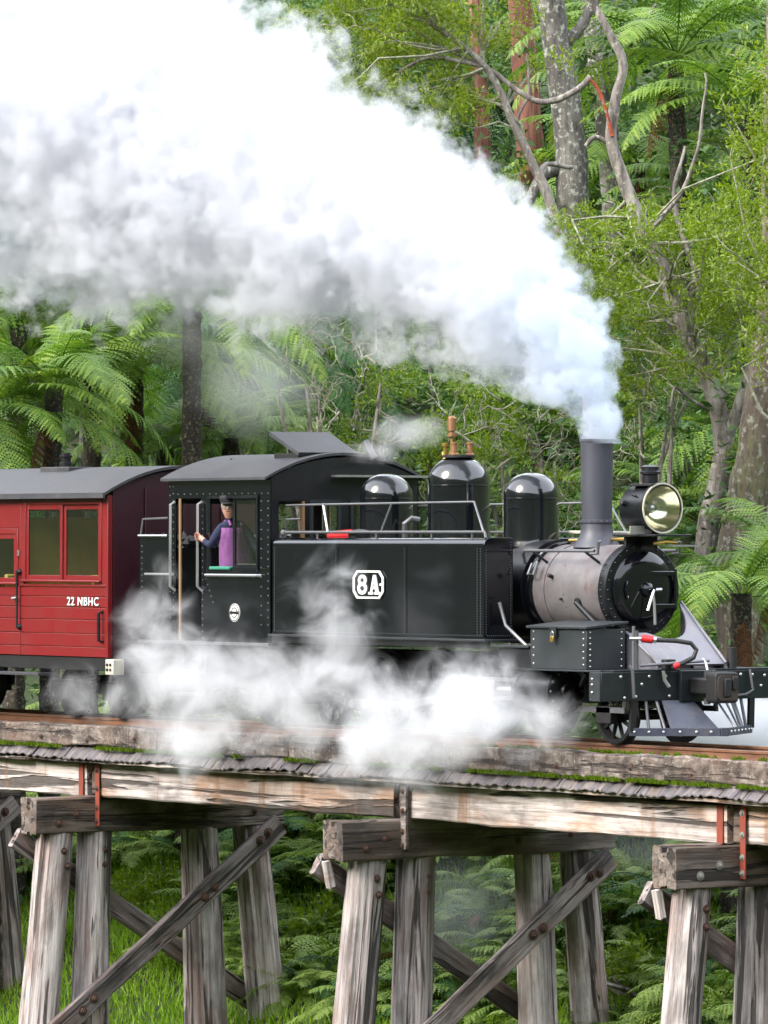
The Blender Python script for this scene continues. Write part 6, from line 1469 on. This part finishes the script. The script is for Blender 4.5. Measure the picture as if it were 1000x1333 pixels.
def volume_mat(name, build, color=(1, 1, 1), aniso=0.0, step=1.0, absorb=None):
    m = bpy.data.materials.new(name); m.use_nodes = True; nt = m.node_tree; nt.nodes.clear()
    out = nt.nodes.new('ShaderNodeOutputMaterial'); g = NB(nt)
    v = nt.nodes.new('ShaderNodeVolumePrincipled')
    v.inputs['Color'].default_value = (*color, 1); v.inputs['Anisotropy'].default_value = aniso
    if absorb: v.inputs['Absorption Color'].default_value = (*absorb, 1)
    tc = nt.nodes.new('ShaderNodeTexCoord')
    d, col = build(g, tc.outputs['Object'])
    nt.links.new(d, v.inputs['Density'])
    if col is not None: nt.links.new(col, v.inputs['Color'])
    nt.links.new(v.outputs[0], out.inputs['Volume'])
    m.cycles.volume_step_rate = step
    return m

def plume_z(t): return 3.22+1.22*t**0.35+0.15*t
def plume_r(t): return 0.17+0.45*t**0.42+0.088*t
PLUME_T = 11.8
PLUME_X = 0.08
_ts = [PLUME_T*(i/60)**2 for i in range(61)]
PLUME_Z = [(t, plume_z(t)) for t in _ts]; PLUME_R = [(t, plume_r(t)) for t in _ts]
def _plume(g, co):
    sx = g.n('ShaderNodeSeparateXYZ'); g.nt.links.new(co, sx.inputs[0]); x, y, z = sx.outputs
    t = g.m('MAXIMUM', g.m('SUBTRACT', PLUME_X, x), 0.02)
    zc = g.m('MULTIPLY_ADD', g.m('POWER', t, 0.35), 1.22, g.m('MULTIPLY_ADD', t, 0.15, 3.22))
    r = g.m('MULTIPLY_ADD', g.m('POWER', t, 0.42), 0.45, g.m('MULTIPLY_ADD', t, 0.088, 0.17))
    sl = g.m('MULTIPLY_ADD', g.m('POWER', t, -0.65), 0.427, 0.15)
    # distance square to the curved axis, so the column rises straight out of the chimney before it bends
    dz = g.m('DIVIDE', g.m('SUBTRACT', z, zc), g.m('SQRT', g.m('MULTIPLY_ADD', sl, sl, 1.0)))
    ah = g.m('MAXIMUM', g.m('SUBTRACT', x, PLUME_X-0.02), 0.0)
    dd = g.m('ADD', g.m('ADD', g.m('MULTIPLY', dz, dz), g.m('MULTIPLY', ah, ah)), g.m('MULTIPLY', g.m('MULTIPLY', y, y), 1.9))
    q = g.m('DIVIDE', g.m('SQRT', dd), r)
    n1 = g.n('ShaderNodeTexNoise', noise_dimensions='3D'); g.put(n1.inputs['Scale'], 1.15); g.put(n1.inputs['Detail'], 6.0); g.put(n1.inputs['Roughness'], 0.68); g.put(n1.inputs['Lacunarity'], 2.2)
    g.nt.links.new(co, n1.inputs['Vector'])
    e = g.m('MULTIPLY_ADD', g.m('SUBTRACT', n1.outputs[0], 0.5), 2.5, g.m('SUBTRACT', 1.0, q))
    n2 = g.n('ShaderNodeTexNoise', noise_dimensions='3D'); g.put(n2.inputs['Scale'], 3.6); g.put(n2.inputs['Detail'], 2.0); g.put(n2.inputs['Roughness'], 0.55); g.nt.links.new(co, n2.inputs['Vector'])
    e = g.m('MULTIPLY_ADD', g.m('SUBTRACT', n2.outputs[0], 0.5), g.mr(t, 0.5, 4.5, 2.1, 0.9), e)
    dens = g.mr(e, 0.0, 0.24, 0.0, 1.0, smooth=True)
    # thin and ragged close to the chimney, thick behind
    k = g.mr(t, 0.1, 1.6, 4.0, 2.2)
    cm = g.n('ShaderNodeMix', data_type='RGBA'); g.put(cm.inputs[0], g.mr(t, 0.2, 2.2, 0.0, 1.0)); cm.inputs[6].default_value = (0.72, 0.78, 0.88, 1); cm.inputs[7].default_value = (0.78, 0.79, 0.825, 1)   # bluish coal smoke at the chimney, whiter steam behind
    return g.m('MULTIPLY', dens, k), cm.outputs[2]

def plume_mesh(name):
    """closed skin round the plume: rings set square to its curved axis"""
    pts = []; rr = []; n = 70; seg = 40
    for i in range(n+1):
        t = PLUME_T*(i/n)**2.6; pts.append(Vector((PLUME_X-t, 0, plume_z(t)))); rr.append(plume_r(t)*(1.30+0.30*math.exp(-t)))
    b = MB(); b.tube(pts, rr, seg); V = []
    for i, v in enumerate(b.V):
        c = pts[i//seg]; d = Vector(v)-c; d.y *= 0.78; k = 1+0.14*mnoise.noise(Vector(v)*1.1)
        V.append(tuple(c+d*k))
    b.V = V; return link_mesh(name, b.mesh(name))
pm = plume_mesh('smoke_plume')
pm.data.materials.append(volume_mat('plume', _plume, (0.80, 0.81, 0.84), 0.0, 0.12))
pm['label'] = 'billowing white smoke plume trailing back from the locomotive chimney'; pm['category'] = 'smoke'; pm['kind'] = 'stuff'

def blob_mesh(name, blobs, grow=1.0, voxel=0.10):
    """one closed lumpy skin round overlapping ellipsoids"""
    bm = bmesh.new()
    for c, r, w in blobs:
        g = bmesh.ops.create_icosphere(bm, subdivisions=3, radius=1.0)
        for v in g['verts']:
            k = grow*(1+0.12*mnoise.noise(v.co*2.3+c)); v.co = Vector((c.x+v.co.x*r[0]*k, c.y+v.co.y*r[1]*k, c.z+v.co.z*r[2]*k))
    me = bpy.data.meshes.new(name); bm.to_mesh(me); bm.free()
    o = bpy.data.objects.new(name, me); COL.objects.link(o)
    md = o.modifiers.new('remesh', 'REMESH'); md.mode = 'VOXEL'; md.voxel_size = voxel
    bpy.context.view_layer.update()
    out = bpy.data.meshes.new_from_object(o.evaluated_get(bpy.context.evaluated_depsgraph_get())); bpy.data.objects.remove(o); out.name = name
    return link_mesh(name, out)
def cloud(name, label, blobs, dens, scale, amp, cat='steam', step=0.5, detail=4.0, lo=0.0, hi=0.5, voxel=0.10, color=(0.90, 0.905, 0.925), dist=0.0):
    def build(g, co):
        best = None
        for c, r, w in blobs:
            s_ = g.n('ShaderNodeVectorMath', operation='SUBTRACT'); g.nt.links.new(co, s_.inputs[0]); s_.inputs[1].default_value = c
            d_ = g.n('ShaderNodeVectorMath', operation='DIVIDE'); g.nt.links.new(s_.outputs[0], d_.inputs[0]); d_.inputs[1].default_value = r
            l_ = g.n('ShaderNodeVectorMath', operation='LENGTH'); g.nt.links.new(d_.outputs[0], l_.inputs[0])
            f = g.m('MULTIPLY', g.m('SUBTRACT', 1.0, l_.outputs['Value']), w)
            best = f if best is None else g.m('MAXIMUM', best, f)
        n1 = g.n('ShaderNodeTexNoise', noise_dimensions='3D'); g.put(n1.inputs['Scale'], scale); g.put(n1.inputs['Detail'], detail); g.put(n1.inputs['Roughness'], 0.6); g.put(n1.inputs['Distortion'], dist); g.nt.links.new(co, n1.inputs['Vector'])
        e = g.m('MULTIPLY_ADD', g.m('SUBTRACT', n1.outputs[0], 0.5), amp, best)
        # nothing right at the skin of the blobs
        e = g.m('MULTIPLY', g.mr(e, lo, hi, 0.0, 1.0, smooth=True), g.mr(best, 0.0, 0.25, 0.0, 1.0, smooth=True))
        return g.m('MULTIPLY', e, dens), None
    o = blob_mesh(name, blobs, 1.0, voxel); o.data.materials.append(volume_mat(name, build, color, 0.0, step))
    return tag(o, label, cat, kind='stuff')
def bl(px, py, y, rx, ry, rz, w=1.0): return (on_y(px, py, y), (rx, ry, rz), w)
cloud('cylinder_steam', 'white steam blown from the cylinders along the locomotive side and over the deck edge', [
    bl(605, 925, -1.70, 1.75, 0.75, 0.85, 1.25), bl(500, 950, -1.80, 1.7, 0.75, 0.85, 1.2), bl(700, 935, -1.45, 0.85, 0.5, 0.45, 1.0),
    bl(380, 910, -1.75, 2.0, 0.65, 0.90, 1.1), bl(250, 905, -1.75, 1.9, 0.65, 0.95, 1.2), bl(245, 965, -1.95, 0.95, 0.5, 0.55, 1.15), bl(205, 825, -1.55, 0.95, 0.5, 1.0, 0.85), bl(110, 905, -1.6, 1.2, 0.5, 0.50, 0.75), bl(430, 805, -1.6, 1.1, 0.45, 1.0, 0.85)],
    1.7, 1.8, 3.2, step=0.16, detail=6.0, lo=0.22, hi=1.1, dist=0.7)
cloud('far_steam', 'white steam drifting on the far side of the pilot', [bl(985, 945, 2.6, 1.5, 0.9, 0.42), bl(880, 950, 2.4, 1.1, 0.7, 0.30)], 2.6, 1.6, 1.0, step=0.5, lo=0.0, hi=0.4)
cloud('valve_steam', 'thin wisp of steam from the safety valves', [bl(535, 562, 0.1, 0.75, 0.35, 0.30, 0.9), bl(490, 590, 0.1, 0.6, 0.3, 0.2, 0.7)], 1.6, 2.2, 1.6, step=0.6, lo=0.1, hi=0.8, voxel=0.06)
cloud('drifting_mist', 'faint mist hanging in front of the tree ferns behind the cab', [bl(330, 500, 4.0, 1.6, 0.9, 0.9, 1.0), bl(250, 440, 4.0, 1.2, 0.8, 0.6, 0.8)], 0.24, 1.3, 1.2, cat='mist', step=0.8, lo=0.0, hi=0.9)
cloud('gully_mist', 'faint mist under the trestle between the timber bents', [bl(600, 1190, 2.4, 1.2, 0.9, 0.9, 1.0), bl(830, 1110, 1.8, 0.9, 0.7, 0.35, 1.0)], 0.26, 1.5, 1.2, cat='mist', step=0.8, lo=0.0, hi=0.9)
